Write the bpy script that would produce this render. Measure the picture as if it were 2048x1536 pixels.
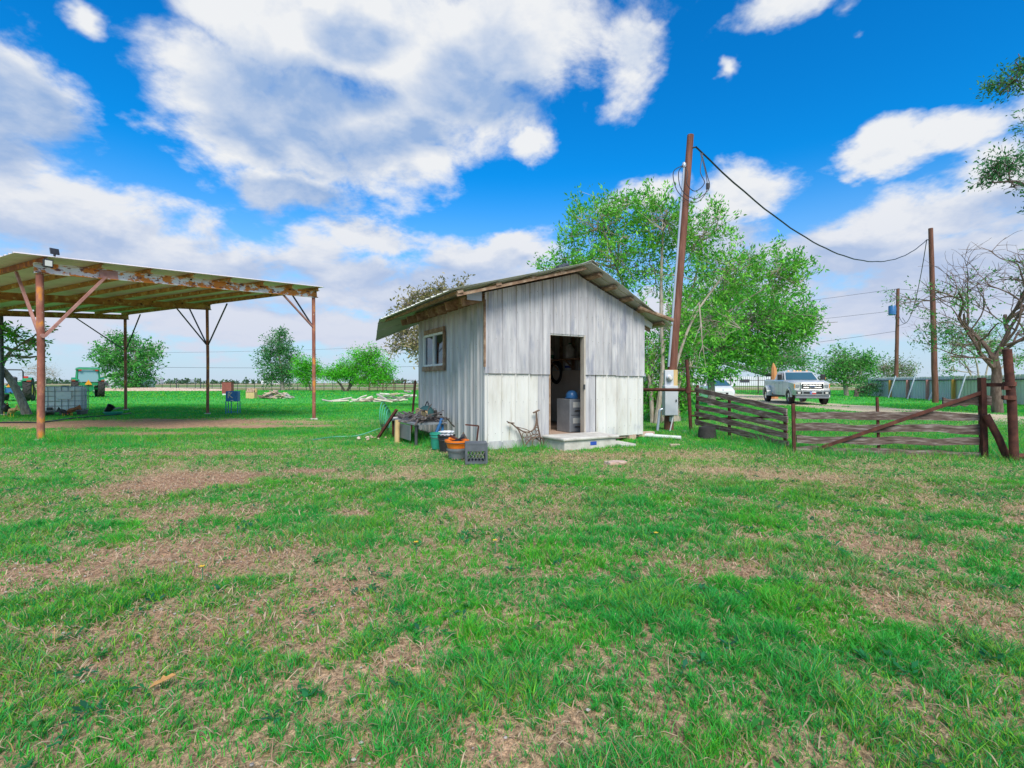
import bpy, bmesh, math, random
import numpy as np
from mathutils import Vector, Matrix, Euler
random.seed(7); RNG = np.random.default_rng(7)
PI = math.pi
for o in list(bpy.data.objects): bpy.data.objects.remove(o)
scene = bpy.context.scene
COL = scene.collection
V = Vector

# ------------------------------------------------------------------ camera
H = 1.25; HZ = 766.0; F = 1000.0            # eye height, horizon row and focal length of the photograph
cam = bpy.data.cameras.new('camera'); cam.lens = 36.0 * F / 2048; cam.sensor_width = 36
cam.clip_start = 0.05; cam.clip_end = 12000; cam.shift_y = -2.0 / 2048
camo = bpy.data.objects.new('camera', cam); COL.objects.link(camo)
camo.location = (0, 0, H); camo.rotation_euler = (PI / 2, 0, 0); scene.camera = camo

def G(px, py, z=0.0):
    """ground point (world metres) seen at a photograph pixel"""
    Y = (H - z) * F / (py - HZ)
    return V(((px - 1024) / F * Y, Y, z))
def P(px, py, Y):
    return V(((px - 1024) / F * Y, Y, H + (HZ - py) / F * Y))

# ------------------------------------------------------------------ sky, sun, exposure
SUN_AZ, SUN_EL = math.radians(168), math.radians(46)     # compass-like angle from +Y, clockwise
sd = V((math.sin(SUN_AZ) * math.cos(SUN_EL), math.cos(SUN_AZ) * math.cos(SUN_EL), math.sin(SUN_EL)))
sun = bpy.data.lights.new('sun', 'SUN'); sun.energy = 2.6; sun.angle = math.radians(30); sun.color = (1, .955, .88)
suno = bpy.data.objects.new('sun', sun); COL.objects.link(suno); suno.location = (0, 0, 30)
suno.rotation_euler = (-sd).to_track_quat('-Z', 'Y').to_euler()
world = bpy.data.worlds.new('World'); scene.world = world; world.use_nodes = True

def build_sky():
    nt = world.node_tree; nd = nt.nodes; lk = nt.links; nd.clear()
    def N(t, **k):
        n = nd.new(t)
        for a, b in k.items(): setattr(n, a, b)
        return n
    def math_(op, a, b=None, clamp=False):
        n = N('ShaderNodeMath', operation=op, use_clamp=clamp)
        for i, x in enumerate((a, b)):
            if x is None: continue
            if isinstance(x, (int, float)): n.inputs[i].default_value = x
            else: lk.new(x, n.inputs[i])
        return n.outputs[0]
    def vmath(op, a, b=None):
        n = N('ShaderNodeVectorMath', operation=op)
        for i, x in enumerate((a, b)):
            if x is None: continue
            if isinstance(x, tuple): n.inputs[i].default_value = x
            else: lk.new(x, n.inputs[i])
        return n
    def mix(f, a, b):
        n = N('ShaderNodeMix', data_type='RGBA')
        for s, x in ((0, f), (6, a), (7, b)):
            if isinstance(x, (int, float)): n.inputs[s].default_value = x
            elif isinstance(x, tuple): n.inputs[s].default_value = x
            else: lk.new(x, n.inputs[s])
        return n.outputs[2]
    def smooth(x, a, b):
        n = N('ShaderNodeMapRange', interpolation_type='SMOOTHSTEP'); lk.new(x, n.inputs[0])
        n.inputs[1].default_value = a; n.inputs[2].default_value = b
        return n.outputs[0]
    def noise(vec, scale, detail, rough=.55, dist=0.0):
        n = N('ShaderNodeTexNoise'); lk.new(vec, n.inputs['Vector']); n.inputs['Scale'].default_value = scale
        n.inputs['Detail'].default_value = detail; n.inputs['Roughness'].default_value = rough
        n.inputs['Distortion'].default_value = dist
        return n
    sky = N('ShaderNodeTexSky', sky_type='NISHITA', sun_disc=False)
    sky.sun_elevation = SUN_EL; sky.sun_rotation = SUN_AZ; sky.ozone_density = 3.0; sky.air_density = 1.0; sky.dust_density = .6
    tc = N('ShaderNodeTexCoord'); d = tc.outputs['Generated']
    sx = N('ShaderNodeSeparateXYZ'); lk.new(d, sx.inputs[0]); X, Y, Z = sx.outputs
    zc = math_('MAXIMUM', Z, 0.0)
    den = math_('ADD', zc, .34)
    pl = N('ShaderNodeCombineXYZ'); lk.new(math_('DIVIDE', X, den), pl.inputs[0]); lk.new(math_('DIVIDE', Y, den), pl.inputs[1])
    pv = pl.outputs[0]
    az = math_('ARCTAN2', X, Y); el = math_('ARCSINE', Z)
    ae = N('ShaderNodeCombineXYZ'); lk.new(az, ae.inputs[0]); lk.new(el, ae.inputs[1])
    wn = noise(pv, 2.0, 6, .62)
    wv = vmath('SUBTRACT', wn.outputs['Color'], (.5, .5, .5)).outputs[0]
    wv = vmath('MULTIPLY', wv, (.24, .17, 0)).outputs[0]
    aw = vmath('ADD', ae.outputs[0], wv).outputs[0]
    # cumulus heaps: centre and half-size of each, as directions in the sky
    heaps = [(560,40,270,120,1),(800,60,330,170,1.1),(1010,60,260,170,1),(1240,110,80,115,.9),(430,150,190,110,.9),(520,250,220,120,1),
      (720,270,300,130,1.1),(610,370,160,70,.9),(860,330,75,60,.8),(1065,290,45,50,.7),(900,210,220,110,1),
      (30,190,180,130,1),(-120,300,300,220,1),(90,420,270,90,1),(270,470,330,90,1),(430,520,210,80,1),(120,560,500,90,1),
      (740,455,130,45,.8),(960,510,190,60,1),(1020,470,90,40,.8),(850,570,330,70,1),(640,500,90,50,.6),
      (1560,20,110,45,.75),(1452,130,22,22,.45),(1668,95,36,20,.5),(1640,45,60,30,.4),(160,55,50,35,.6),(1790,265,90,55,.85),(1930,235,130,45,.7),
      (1300,375,80,36,.8),(1490,375,120,60,.8),(1420,450,160,60,.8),(1640,510,240,80,1),(1830,440,220,90,1),(2030,370,220,130,1.1),(1900,560,420,120,1.1),
      (1500,620,700,70,1),(500,640,900,70,1),(2150,180,160,90,.7)]
    dens = None
    for (cx, cy, rx, ry, w) in heaps:
        tx = (cx - 1024) / F; a0 = math.atan(tx); ca = math.cos(a0)
        e0 = math.atan((HZ - cy) / F * ca); ce = math.cos(e0)
        ra = rx / F * ca * ca; re = ry / F * ca * ce * ce
        s = vmath('SUBTRACT', aw, (a0, e0, 0)).outputs[0]
        s = vmath('MULTIPLY', s, (1 / ra, 1 / re, 0)).outputs[0]
        q = vmath('LENGTH', s).outputs['Value']
        b = math_('MULTIPLY', math_('SUBTRACT', 1.1, q), w)
        dens = b if dens is None else math_('MAXIMUM', dens, b)
    # the same broken cloud goes on all round
    bg = noise(pv, .75, 5, .55).outputs['Fac']
    bgd = math_('MULTIPLY', math_('SUBTRACT', bg, .44), 5.5)
    aba = math_('ABSOLUTE', az)
    outside = math_('MAXIMUM', smooth(aba, .95, 1.25), smooth(el, .72, .95))
    dens = math_('MAXIMUM', math_('MINIMUM', math_('MULTIPLY', dens, 1.25), 1.5), math_('SUBTRACT', math_('MULTIPLY', math_('ADD', bgd, 3.0), outside), 3.0))
    fn = noise(pv, 4.0, 8, .6, .2).outputs['Fac']
    fn2 = noise(pv, 1.9, 4, .55).outputs['Fac']
    dens2 = math_('ADD', dens, math_('MULTIPLY', math_('SUBTRACT', fn, .5), 2.8))
    mask = smooth(dens2, -.02, .70)
    # cloud brightness: sunlit rims, bluer shaded bellies where the cloud is thick
    shade = None                     # where the heaps are deepest
    for (cx, cy, rx, ry) in ((600,200,200,110),(960,190,150,110),(760,300,160,60),(40,230,150,120),(100,480,330,70),(420,540,280,60),(880,560,200,60),(1800,560,420,90),(1980,440,160,60),(1500,470,150,50),(700,80,120,60),(620,400,130,40)):
        tx = (cx - 1024) / F; a0 = math.atan(tx); ca = math.cos(a0); e0 = math.atan((HZ - cy) / F * ca); ce = math.cos(e0)
        q_ = vmath('LENGTH', vmath('MULTIPLY', vmath('SUBTRACT', aw, (a0, e0, 0)).outputs[0], (F / (rx * ca * ca), F / (ry * ca * ce * ce), 0)).outputs[0]).outputs['Value']
        b_ = math_('SUBTRACT', 1.15, q_); shade = b_ if shade is None else math_('MAXIMUM', shade, b_)
    shade = math_('MAXIMUM', shade, math_('SUBTRACT', math_('MULTIPLY', outside, 1.6), 1.2))
    thick = smooth(math_('ADD', shade, math_('MULTIPLY', math_('SUBTRACT', fn2, .5), 2.2)), -.28, .6)
    pv2 = vmath('ADD', pv, (.02, -.075, 0)).outputs[0]
    fs = noise(pv2, 4.0, 5, .58, .2).outputs['Fac']
    relief = math_('MULTIPLY', math_('SUBTRACT', fs, fn), 2.2)
    belly = math_('ADD', math_('MULTIPLY', thick, .8), relief, True)
    ccol = mix(belly, (6.9, 7.05, 7.25, 1), (2.5, 3.7, 5.9, 1))
    hs = N('ShaderNodeHueSaturation'); hs.inputs['Saturation'].default_value = 1.35; lk.new(sky.outputs[0], hs.inputs['Color'])
    blue = N('ShaderNodeMix', data_type='RGBA', blend_type='MULTIPLY'); blue.inputs[0].default_value = 1
    lk.new(hs.outputs[0], blue.inputs[6]); blue.inputs[7].default_value = (.10, 1.42, 1.72, 1)
    base = mix(mask, blue.outputs[2], ccol)
    # pale moist air low over the plain
    haze = math_('SUBTRACT', 1.0, smooth(el, -.02, .40))
    base = mix(math_('MULTIPLY', haze, .92), base, (5.0, 5.45, 6.7, 1))
    bgn = N('ShaderNodeBackground'); lk.new(base, bgn.inputs[0]); bgn.inputs[1].default_value = .077
    out = N('ShaderNodeOutputWorld'); lk.new(bgn.outputs[0], out.inputs[0])
build_sky()
world.cycles.sampling_method = 'MANUAL'; world.cycles.sample_map_resolution = 256
scene.view_settings.view_transform = 'Standard'; scene.view_settings.look = 'None'
scene.view_settings.gamma = 1; scene.view_settings.exposure = 0.70
scene.cycles.use_denoising = True; scene.cycles.max_bounces = 7; scene.cycles.transparent_max_bounces = 8
scene.cycles.diffuse_bounces = 5; scene.cycles.glossy_bounces = 3; scene.cycles.transmission_bounces = 4
# ------------------------------------------------------------------ materials
MATS = {}
def mat(name, cols, scale=4.0, stretch=(1, 1, 1), rough=.75, metal=0.0, bump=0.0, bscale=None, detail=5, spots=None, spots2=None,
        rand=0.0, coat=0.0, emit=None, alpha=None):
    """procedural material: noise -> colour ramp, optional blotches (colour, scale, threshold, softness, stretch)"""
    m = bpy.data.materials.new(name); m.use_nodes = True; nt = m.node_tree; nd = nt.nodes; lk = nt.links
    b = nd['Principled BSDF']; b.inputs['Roughness'].default_value = rough; b.inputs['Metallic'].default_value = metal
    b.inputs['Coat Weight'].default_value = coat
    tc = nd.new('ShaderNodeTexCoord')
    def noise(sc, st, det):
        mp = nd.new('ShaderNodeMapping'); lk.new(tc.outputs['Object'], mp.inputs[0]); mp.inputs['Scale'].default_value = tuple(sc * x for x in st)
        n = nd.new('ShaderNodeTexNoise'); lk.new(mp.outputs[0], n.inputs['Vector']); n.inputs['Scale'].default_value = 1
        n.inputs['Detail'].default_value = det; n.inputs['Roughness'].default_value = .6
        return n.outputs['Fac']
    if not isinstance(cols[0], (tuple, list)): cols = [cols]
    if len(cols) == 1:
        c = cols[0]; cols = [tuple(x * .82 for x in c), tuple(min(1, x * 1.12) for x in c)]
    f = noise(scale, stretch, detail)
    r = nd.new('ShaderNodeValToRGB'); lk.new(f, r.inputs[0]); e = r.color_ramp.elements
    n = len(cols)
    while len(e) < n: e.new(.5)
    for i, c in enumerate(cols):
        e[i].position = .3 + .4 * i / max(1, n - 1); e[i].color = (*c, 1)
    col = r.outputs[0]
    for sp in (spots, spots2):
        if not sp: continue
        c, sc, th, so, st = sp
        g = noise(sc, st, 6)
        mr = nd.new('ShaderNodeMapRange'); mr.interpolation_type = 'SMOOTHSTEP'; lk.new(g, mr.inputs[0]); mr.inputs[1].default_value = th; mr.inputs[2].default_value = th + so
        mx = nd.new('ShaderNodeMix'); mx.data_type = 'RGBA'; lk.new(mr.outputs[0], mx.inputs[0]); lk.new(col, mx.inputs[6]); mx.inputs[7].default_value = (*c, 1)
        col = mx.outputs[2]
    if rand:
        oi = nd.new('ShaderNodeObjectInfo'); mr = nd.new('ShaderNodeMapRange'); lk.new(oi.outputs['Random'], mr.inputs[0])
        mr.inputs[3].default_value = 1 - rand; mr.inputs[4].default_value = 1 + rand
        hs = nd.new('ShaderNodeHueSaturation'); lk.new(mr.outputs[0], hs.inputs['Value']); lk.new(col, hs.inputs['Color']); col = hs.outputs[0]
    lk.new(col, b.inputs['Base Color'])
    if bump:
        g = noise(bscale or scale * 3, stretch, 6)
        bp = nd.new('ShaderNodeBump'); bp.inputs['Strength'].default_value = bump; bp.inputs['Distance'].default_value = .02
        lk.new(g, bp.inputs['Height']); lk.new(bp.outputs[0], b.inputs['Normal'])
    if emit:
        b.inputs['Emission Color'].default_value = (*emit[0], 1); b.inputs['Emission Strength'].default_value = emit[1]
    MATS[name] = m
    return m

def vcol_mat(name, attr='tint', rough=.7, transl=0.0):
    """leaf and grass material: colour of each blade or leaf from an attribute, some light passes through"""
    m = bpy.data.materials.new(name); m.use_nodes = True; nt = m.node_tree; nd = nt.nodes; lk = nt.links
    b = nd['Principled BSDF']; b.inputs['Roughness'].default_value = rough; b.inputs['Specular IOR Level'].default_value = .25
    a = nd.new('ShaderNodeAttribute'); a.attribute_name = attr; lk.new(a.outputs['Color'], b.inputs['Base Color'])
    if transl:
        t = nd.new('ShaderNodeBsdfTranslucent'); lk.new(a.outputs['Color'], t.inputs[0])
        mx = nd.new('ShaderNodeMixShader'); mx.inputs[0].default_value = transl
        lk.new(b.outputs[0], mx.inputs[1]); lk.new(t.outputs[0], mx.inputs[2]); lk.new(mx.outputs[0], nd['Material Output'].inputs[0])
    MATS[name] = m
    return m

def glass_mat(name, tint, rough=.05):
    m = bpy.data.materials.new(name); m.use_nodes = True; b = m.node_tree.nodes['Principled BSDF']
    b.inputs['Base Color'].default_value = (*tint, 1); b.inputs['Roughness'].default_value = rough; b.inputs['Specular IOR Level'].default_value = .9
    b.inputs['Coat Weight'].default_value = .6; b.inputs['Coat Roughness'].default_value = .02
    MATS[name] = m; return m

def clear_mat(name, tint=(.8, .85, .85)):
    m = bpy.data.materials.new(name); m.use_nodes = True; nt = m.node_tree; nd = nt.nodes; lk = nt.links
    nd.remove(nd['Principled BSDF'])
    t = nd.new('ShaderNodeBsdfTransparent'); t.inputs[0].default_value = (*tint, 1)
    g = nd.new('ShaderNodeBsdfGlossy'); g.inputs['Roughness'].default_value = .02; g.inputs[0].default_value = (.9, .95, 1, 1)
    fr = nd.new('ShaderNodeFresnel'); fr.inputs[0].default_value = 1.7
    mx = nd.new('ShaderNodeMixShader'); lk.new(fr.outputs[0], mx.inputs[0]); lk.new(t.outputs[0], mx.inputs[1]); lk.new(g.outputs[0], mx.inputs[2])
    lk.new(mx.outputs[0], nd['Material Output'].inputs[0])
    MATS[name] = m; return m

# ------------------------------------------------------------------ mesh builder
class MB:
    def __init__(s): s.v = []; s.f = []
    def add(s, vs, fs):
        k = len(s.v); s.v += [tuple(x) for x in vs]; s.f += [tuple(i + k for i in f) for f in fs]; return s
    def box(s, c, sz, R=None):
        c = V(c); q = []
        for x in (-.5, .5):
            for y in (-.5, .5):
                for z in (-.5, .5):
                    p = V((x * sz[0], y * sz[1], z * sz[2]))
                    q.append(c + (R @ p if R is not None else p))
        return s.add(q, [(0, 1, 3, 2), (4, 6, 7, 5), (0, 4, 5, 1), (2, 3, 7, 6), (0, 2, 6, 4), (1, 5, 7, 3)])
    def b2(s, lo, hi):
        return s.box([(a + b) / 2 for a, b in zip(lo, hi)], [abs(b - a) for a, b in zip(lo, hi)])
    def beam(s, p0, p1, w, h, up=(0, 0, 1)):
        p0, p1 = V(p0), V(p1); d = (p1 - p0).normalized(); u = V(up)
        sd_ = d.cross(u)
        if sd_.length < 1e-4: sd_ = d.cross(V((1, 0, 0)))
        sd_.normalize(); u = sd_.cross(d)
        q = [p + sd_ * (a * w / 2) + u * (b * h / 2) for p in (p0, p1) for a, b in ((-1, -1), (1, -1), (1, 1), (-1, 1))]
        return s.add(q, [(0, 1, 2, 3), (7, 6, 5, 4), (0, 4, 5, 1), (1, 5, 6, 2), (2, 6, 7, 3), (3, 7, 4, 0)])
    def tube(s, pts, rad, n=8, caps=True):
        pts = [V(p) for p in pts]; m = len(pts)
        rad = rad if isinstance(rad, (list, tuple)) else [rad] * m
        k = len(s.v); ref = None
        for i, p in enumerate(pts):
            d = (pts[min(i + 1, m - 1)] - pts[max(i - 1, 0)])
            if d.length < 1e-6: d = V((0, 0, 1))
            d.normalize()
            if ref is None:
                ref = d.cross(V((0, 0, 1)) if abs(d.z) < .95 else V((1, 0, 0))).normalized()
            else:
                ref = ref - d * ref.dot(d)
                ref = ref.normalized() if ref.length > 1e-5 else d.orthogonal().normalized()
            b = d.cross(ref)
            for j in range(n):
                a = 2 * PI * j / n
                s.v.append(tuple(p + (ref * math.cos(a) + b * math.sin(a)) * rad[i]))
        for i in range(m - 1):
            for j in range(n):
                a, b = k + i * n + j, k + i * n + (j + 1) % n
                s.f.append((a, b, b + n, a + n))
        if caps:
            s.f.append(tuple(k + j for j in reversed(range(n)))); s.f.append(tuple(k + (m - 1) * n + j for j in range(n)))
        return s
    def lathe(s, prof, c=(0, 0, 0), n=16, R=None, caps=True):
        k = len(s.v); c = V(c)
        for (r, z) in prof:
            for j in range(n):
                a = 2 * PI * j / n; p = V((r * math.cos(a), r * math.sin(a), z))
                s.v.append(tuple(c + (R @ p if R is not None else p)))
        m = len(prof)
        for i in range(m - 1):
            for j in range(n):
                a, b = k + i * n + j, k + i * n + (j + 1) % n
                s.f.append((a, b, b + n, a + n))
        if caps:
            s.f.append(tuple(k + j for j in reversed(range(n)))); s.f.append(tuple(k + (m - 1) * n + j for j in range(n)))
        return s
    def loft(s, rings, caps=True):
        k = len(s.v); n = len(rings[0])
        for r in rings: s.v += [tuple(p) for p in r]
        for i in range(len(rings) - 1):
            for j in range(n):
                a, b = k + i * n + j, k + i * n + (j + 1) % n
                s.f.append((a, b, b + n, a + n))
        if caps:
            s.f.append(tuple(k + j for j in reversed(range(n)))); s.f.append(tuple(k + (len(rings) - 1) * n + j for j in range(n)))
        return s
    def prism(s, poly, t0, t1, fn):
        """extrude a 2-D polygon; fn(a, b, t) gives the 3-D point"""
        return s.loft([[fn(a, b, t0) for a, b in poly], [fn(a, b, t1) for a, b in poly]])
    def sheet(s, org, ud, ld, nd_, x0, x1, l0, l1, period=.3, depth=.028, phase=0.0, th=.004, minor=True, jit=0.0):
        """ribbed sheet metal with real ribs; l0/l1 numbers or functions of x"""
        org, ud, ld, nd_ = V(org), V(ud), V(ld), V(nd_)
        pr = [(0, 0), (.045, depth), (.11, depth), (.155, 0)]
        if minor: pr += [(.40, 0), (.42, depth * .22), (.46, depth * .22), (.48, 0), (.70, 0), (.72, depth * .22), (.76, depth * .22), (.78, 0)]
        xs = []
        k0 = math.floor((x0 - phase) / period)
        for k in range(k0, math.ceil((x1 - phase) / period) + 1):
            xs += [(phase + (k + a) * period, h) for a, h in pr]
        prof = [p for p in xs if x0 < p[0] < x1]
        def hat(x):
            for (a, ha), (b, hb) in zip(xs, xs[1:]):
                if a <= x <= b: return ha + (hb - ha) * (x - a) / max(1e-6, b - a)
            return 0
        prof = [(x0, hat(x0))] + prof + [(x1, hat(x1))]
        g = lambda l, x: l(x) if callable(l) else l
        k = len(s.v); n = len(prof)
        for off in (0, -th):
            for l in (l0, l1):
                for (x, h) in prof:
                    s.v.append(tuple(org + ud * x + ld * g(l, x) + nd_ * (h + off)))
        for i in range(n - 1):
            s.f.append((k + i, k + i + 1, k + n + i + 1, k + n + i))
            s.f.append((k + 2 * n + i, k + 3 * n + i, k + 3 * n + i + 1, k + 2 * n + i + 1))
            s.f.append((k + i, k + 2 * n + i, k + 2 * n + i + 1, k + i + 1))
            s.f.append((k + n + i, k + n + i + 1, k + 3 * n + i + 1, k + 3 * n + i))
        for i in (0, n - 1):
            s.f.append((k + i, k + n + i, k + 3 * n + i, k + 2 * n + i))
        return s
    def build(s, name, m, parent=None, smooth=False, world=True, bevel=0.0, kind=None, normals=False):
        me = bpy.data.meshes.new(name); me.from_pydata(s.v, [], s.f); me.update()
        if normals:
            bm = bmesh.new(); bm.from_mesh(me); bmesh.ops.recalc_face_normals(bm, faces=bm.faces); bm.to_mesh(me); bm.free()
        if m is not None: me.materials.append(MATS[m] if isinstance(m, str) else m)
        if smooth:
            me.polygons.foreach_set('use_smooth', [True] * len(me.polygons))
            if hasattr(me, 'set_sharp_from_angle'): me.set_sharp_from_angle(angle=math.radians(40))
        o = bpy.data.objects.new(name, me); COL.objects.link(o)
        attach(o, parent, world)
        if bevel:
            b = o.modifiers.new('bevel', 'BEVEL'); b.width = bevel; b.segments = 2; b.limit_method = 'ANGLE'
        if kind: o['kind'] = kind
        return o

def attach(o, parent, world=True):
    if parent is None: return
    o.parent = parent
    if world:
        w = parent.matrix_basis.copy(); p = parent
        while p.parent is not None:
            w = p.parent.matrix_basis @ p.matrix_parent_inverse @ w; p = p.parent
        o.matrix_parent_inverse = w.inverted()

def tag(o, label, cat, group=None):
    o['label'] = label; o['category'] = cat
    if group: o['group'] = group
    return o
def thing(name, label, cat, loc=(0, 0, 0), rz=0.0, group=None):
    o = bpy.data.objects.new(name, None); COL.objects.link(o); o.empty_display_size = .2
    o.location = loc; o.rotation_euler = (0, 0, rz)
    o.matrix_basis = Matrix.Translation(V(loc)) @ Matrix.Rotation(rz, 4, 'Z')
    return tag(o, label, cat, group)
def dup(o, parent=None, **k):
    c = o.copy(); COL.objects.link(c); c.parent = parent
    for ch in list(o.children): dup(ch, c)
    return c
def npmesh(name, verts, faces_flat, nper, m, tint=None, parent=None, kind=None, smooth=False):
    """big meshes straight from numpy; nper = corners of each face (array) """
    me = bpy.data.meshes.new(name); nv = len(verts); nf = len(nper); nl = len(faces_flat)
    me.vertices.add(nv); me.vertices.foreach_set('co', np.ascontiguousarray(verts, dtype=np.float32).ravel())
    me.loops.add(nl); me.loops.foreach_set('vertex_index', np.ascontiguousarray(faces_flat, dtype=np.int32))
    me.polygons.add(nf); st = np.zeros(nf, np.int32); st[1:] = np.cumsum(nper)[:-1]
    me.polygons.foreach_set('loop_start', st); me.polygons.foreach_set('loop_total', np.ascontiguousarray(nper, dtype=np.int32))
    me.update(calc_edges=True)
    if tint is not None:
        a = me.attributes.new('tint', 'FLOAT_COLOR', 'POINT'); c = np.ones((nv, 4), np.float32); c[:, :3] = tint; a.data.foreach_set('color', c.ravel())
    me.materials.append(MATS[m])
    if smooth: me.polygons.foreach_set('use_smooth', np.ones(nf, bool))
    o = bpy.data.objects.new(name, me); COL.objects.link(o); attach(o, parent)
    if kind: o['kind'] = kind
    return o
def text_mesh(name, body, size, m, parent, M4, depth=.003, world=True):
    cu = bpy.data.curves.new(name, 'FONT'); cu.body = body; cu.size = size; cu.extrude = depth; cu.align_x = 'CENTER'; cu.align_y = 'CENTER'; cu.resolution_u = 3
    t = bpy.data.objects.new(name, cu); COL.objects.link(t)
    dg = bpy.context.evaluated_depsgraph_get(); me = bpy.data.meshes.new_from_object(t.evaluated_get(dg))
    bpy.data.objects.remove(t); bpy.data.curves.remove(cu)
    me.transform(M4); me.materials.clear(); me.materials.append(MATS[m])
    o = bpy.data.objects.new(name, me); COL.objects.link(o); attach(o, parent, world)
    return o
def frame(o, x, y, z):
    """4x4 from an origin and three axes"""
    M = Matrix.Identity(4)
    for i, a in enumerate((V(x), V(y), V(z), V(o))):
        for j in range(3): M[j][i] = a[j]
    return M
def curve(pts, n=12):
    """smooth Catmull-Rom line through points"""
    pts = [V(p) for p in pts]; q = [pts[0] * 2 - pts[1]] + pts + [pts[-1] * 2 - pts[-2]]; out = []
    for i in range(len(pts) - 1):
        a, b, c, d = q[i:i + 4]
        for k in range(n):
            t = k / n
            out.append(.5 * ((2 * b) + (c - a) * t + (2 * a - 5 * b + 4 * c - d) * t * t + (3 * b - a - 3 * c + d) * t ** 3))
    out.append(pts[-1]); return out
def sag(p0, p1, drop, n=24):
    p0, p1 = V(p0), V(p1)
    return [p0.lerp(p1, i / n) - V((0, 0, 4 * drop * (i / n) * (1 - i / n))) for i in range(n + 1)]

# ------------------------------------------------------------------ noise on the ground plane
_perm = RNG.random((256, 256))
def vnoise(x, y, s):
    x = np.asarray(x) * s + 1000.37; y = np.asarray(y) * s + 1000.71
    xi = np.floor(x).astype(int); yi = np.floor(y).astype(int); fx = x - xi; fy = y - yi
    fx = fx * fx * (3 - 2 * fx); fy = fy * fy * (3 - 2 * fy)
    g = lambda a, b: _perm[a % 256, b % 256]
    return (g(xi, yi) * (1 - fx) + g(xi + 1, yi) * fx) * (1 - fy) + (g(xi, yi + 1) * (1 - fx) + g(xi + 1, yi + 1) * fx) * fy
def fbm(x, y, s, o=4):
    t = 0; a = .5; w = 0
    for k in range(o):
        t = t + a * vnoise(np.asarray(x) + 17.3 * k, np.asarray(y) - 9.1 * k, s * 2 ** k); w += a; a *= .55
    return t / w
def sstep(x, a, b):
    t = np.clip((x - a) / (b - a), 0, 1); return t * t * (3 - 2 * t)

# ------------------------------------------------------------------ palette
mat('galvanized', [(.34, .335, .35), (.49, .48, .49), (.64, .625, .62)], 3.2, (2.5, 2.5, .28), .5, .15, .12, 30, spots=((.32, .33, .385), 2.2, .54, .16, (1.4, 1.4, .4)), spots2=((.62, .58, .52), 5, .66, .12, (1.5, 1.5, .3)), rand=.07)
mat('galvanized_side', [(.38, .38, .375), (.52, .52, .51), (.66, .65, .63)], 3.0, (3, 3, .22), .45, .2, .1, 30, spots=((.33, .36, .31), 1.6, .56, .18, (1, 1, .3)), rand=.06)
mat('white_sheet', [(.56, .54, .49), (.67, .66, .62), (.72, .715, .69)], 1.6, (1.5, 1.5, .5), .5, 0, .05, 20, spots=((.44, .38, .27), 3.4, .58, .2, (2.2, 2.2, .22)), spots2=((.46, .48, .52), 1.6, .55, .22, (1, 1, .5)), rand=.03)
mat('roof_sheet', [(.40, .41, .36), (.50, .51, .46), (.58, .58, .55)], 2.0, (1, 1, 1), .5, .3, .05, 20, spots=((.30, .22, .15), 3, .68, .1, (1, 1, 1)), rand=.05)
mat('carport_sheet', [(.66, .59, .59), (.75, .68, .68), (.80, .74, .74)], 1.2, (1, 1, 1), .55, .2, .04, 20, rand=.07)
mat('rust', [(.055, .018, .013), (.10, .032, .021), (.17, .058, .034)], 7, (1, 1, 1), .85, .1, .3, 40)
mat('rust_post', [(.20, .065, .045), (.34, .125, .085), (.42, .22, .18)], 5, (1, 1, .5), .8, .1, .25, 40, spots=((.66, .25, .04), 5, .52, .12, (1, 1, .5)), spots2=((.62, .52, .42), 11, .66, .08, (1, 1, .6)))
mat('rust_paint', [(.70, .67, .62), (.78, .76, .74), (.66, .66, .70)], 6, (1, 1, 1), .6, 0, .2, 40, spots=((.66, .22, .02), 3.6, .47, .06, (1, 1, 1.6)), spots2=((.20, .07, .05), 6.5, .57, .05, (1, 1, 1.6)))
mat('rust_primer', [(.28, .12, .04), (.46, .21, .065), (.60, .36, .11)], 4.5, (1, 1, 1), .8, .05, .2, 40, spots=((.60, .50, .22), 6.5, .56, .08, (1, 1, 1)), spots2=((.10, .035, .02), 5, .60, .1, (1, 1, 1)))
mat('brace_pink', [(.36, .15, .12), (.50, .27, .23)], 6, (1, 1, 1), .75, .05, .1, 40)
mat('jamb_wood', [(.40, .34, .27), (.55, .50, .43)], 8, (1, 1, .3), .8, 0, .1, 30)
mat('old_lumber', [(.16, .09, .055), (.30, .19, .12), (.46, .34, .24)], 9, (1, 1, 1), .85, 0, .3, 60, rand=.15)
mat('grey_plank', [(.055, .032, .025), (.15, .105, .085), (.36, .305, .275)], 5.5, (.8, .8, 6), .9, 0, .6, 14, spots=((.06, .03, .025), 5, .60, .1, (.6, .6, 6)), rand=.18)
mat('new_lumber', [(.52, .36, .16), (.64, .46, .22)], 8, (1, 1, .3), .7, 0, .1, 30)
mat('creosote_pole', [(.10, .038, .024), (.165, .066, .042), (.24, .11, .078)], 9, (2, 2, .15), .85, 0, .4, 30, spots=((.10, .045, .03), 3, .60, .15, (2, 2, .2)), rand=.08)
mat('conduit_steel', [(.38, .43, .49), (.54, .58, .62)], 6, (1, 1, .3), .4, .5, 0)
mat('box_grey', [(.50, .52, .55), (.60, .62, .65)], 3, (1, 1, 1), .45, .05, .03, 20)
mat('pvc_white', [(.66, .66, .66), (.78, .77, .75)], 5, (1, 1, 1), .45)
mat('concrete', [(.42, .39, .35), (.56, .53, .48), (.66, .63, .58)], 5, (1, 1, 1), .85, 0, .25, 60, spots=((.34, .29, .24), 3, .62, .15, (1, 1, 1)))
mat('black_plastic', [(.012, .012, .014), (.03, .03, .035)], 6, rough=.5)
mat('rubber', [(.018, .017, .016), (.045, .042, .04)], 8, rough=.85, bump=.2)
mat('wire_black', [(.012, .013, .018), (.025, .026, .034)], 8, rough=.5)
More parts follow.
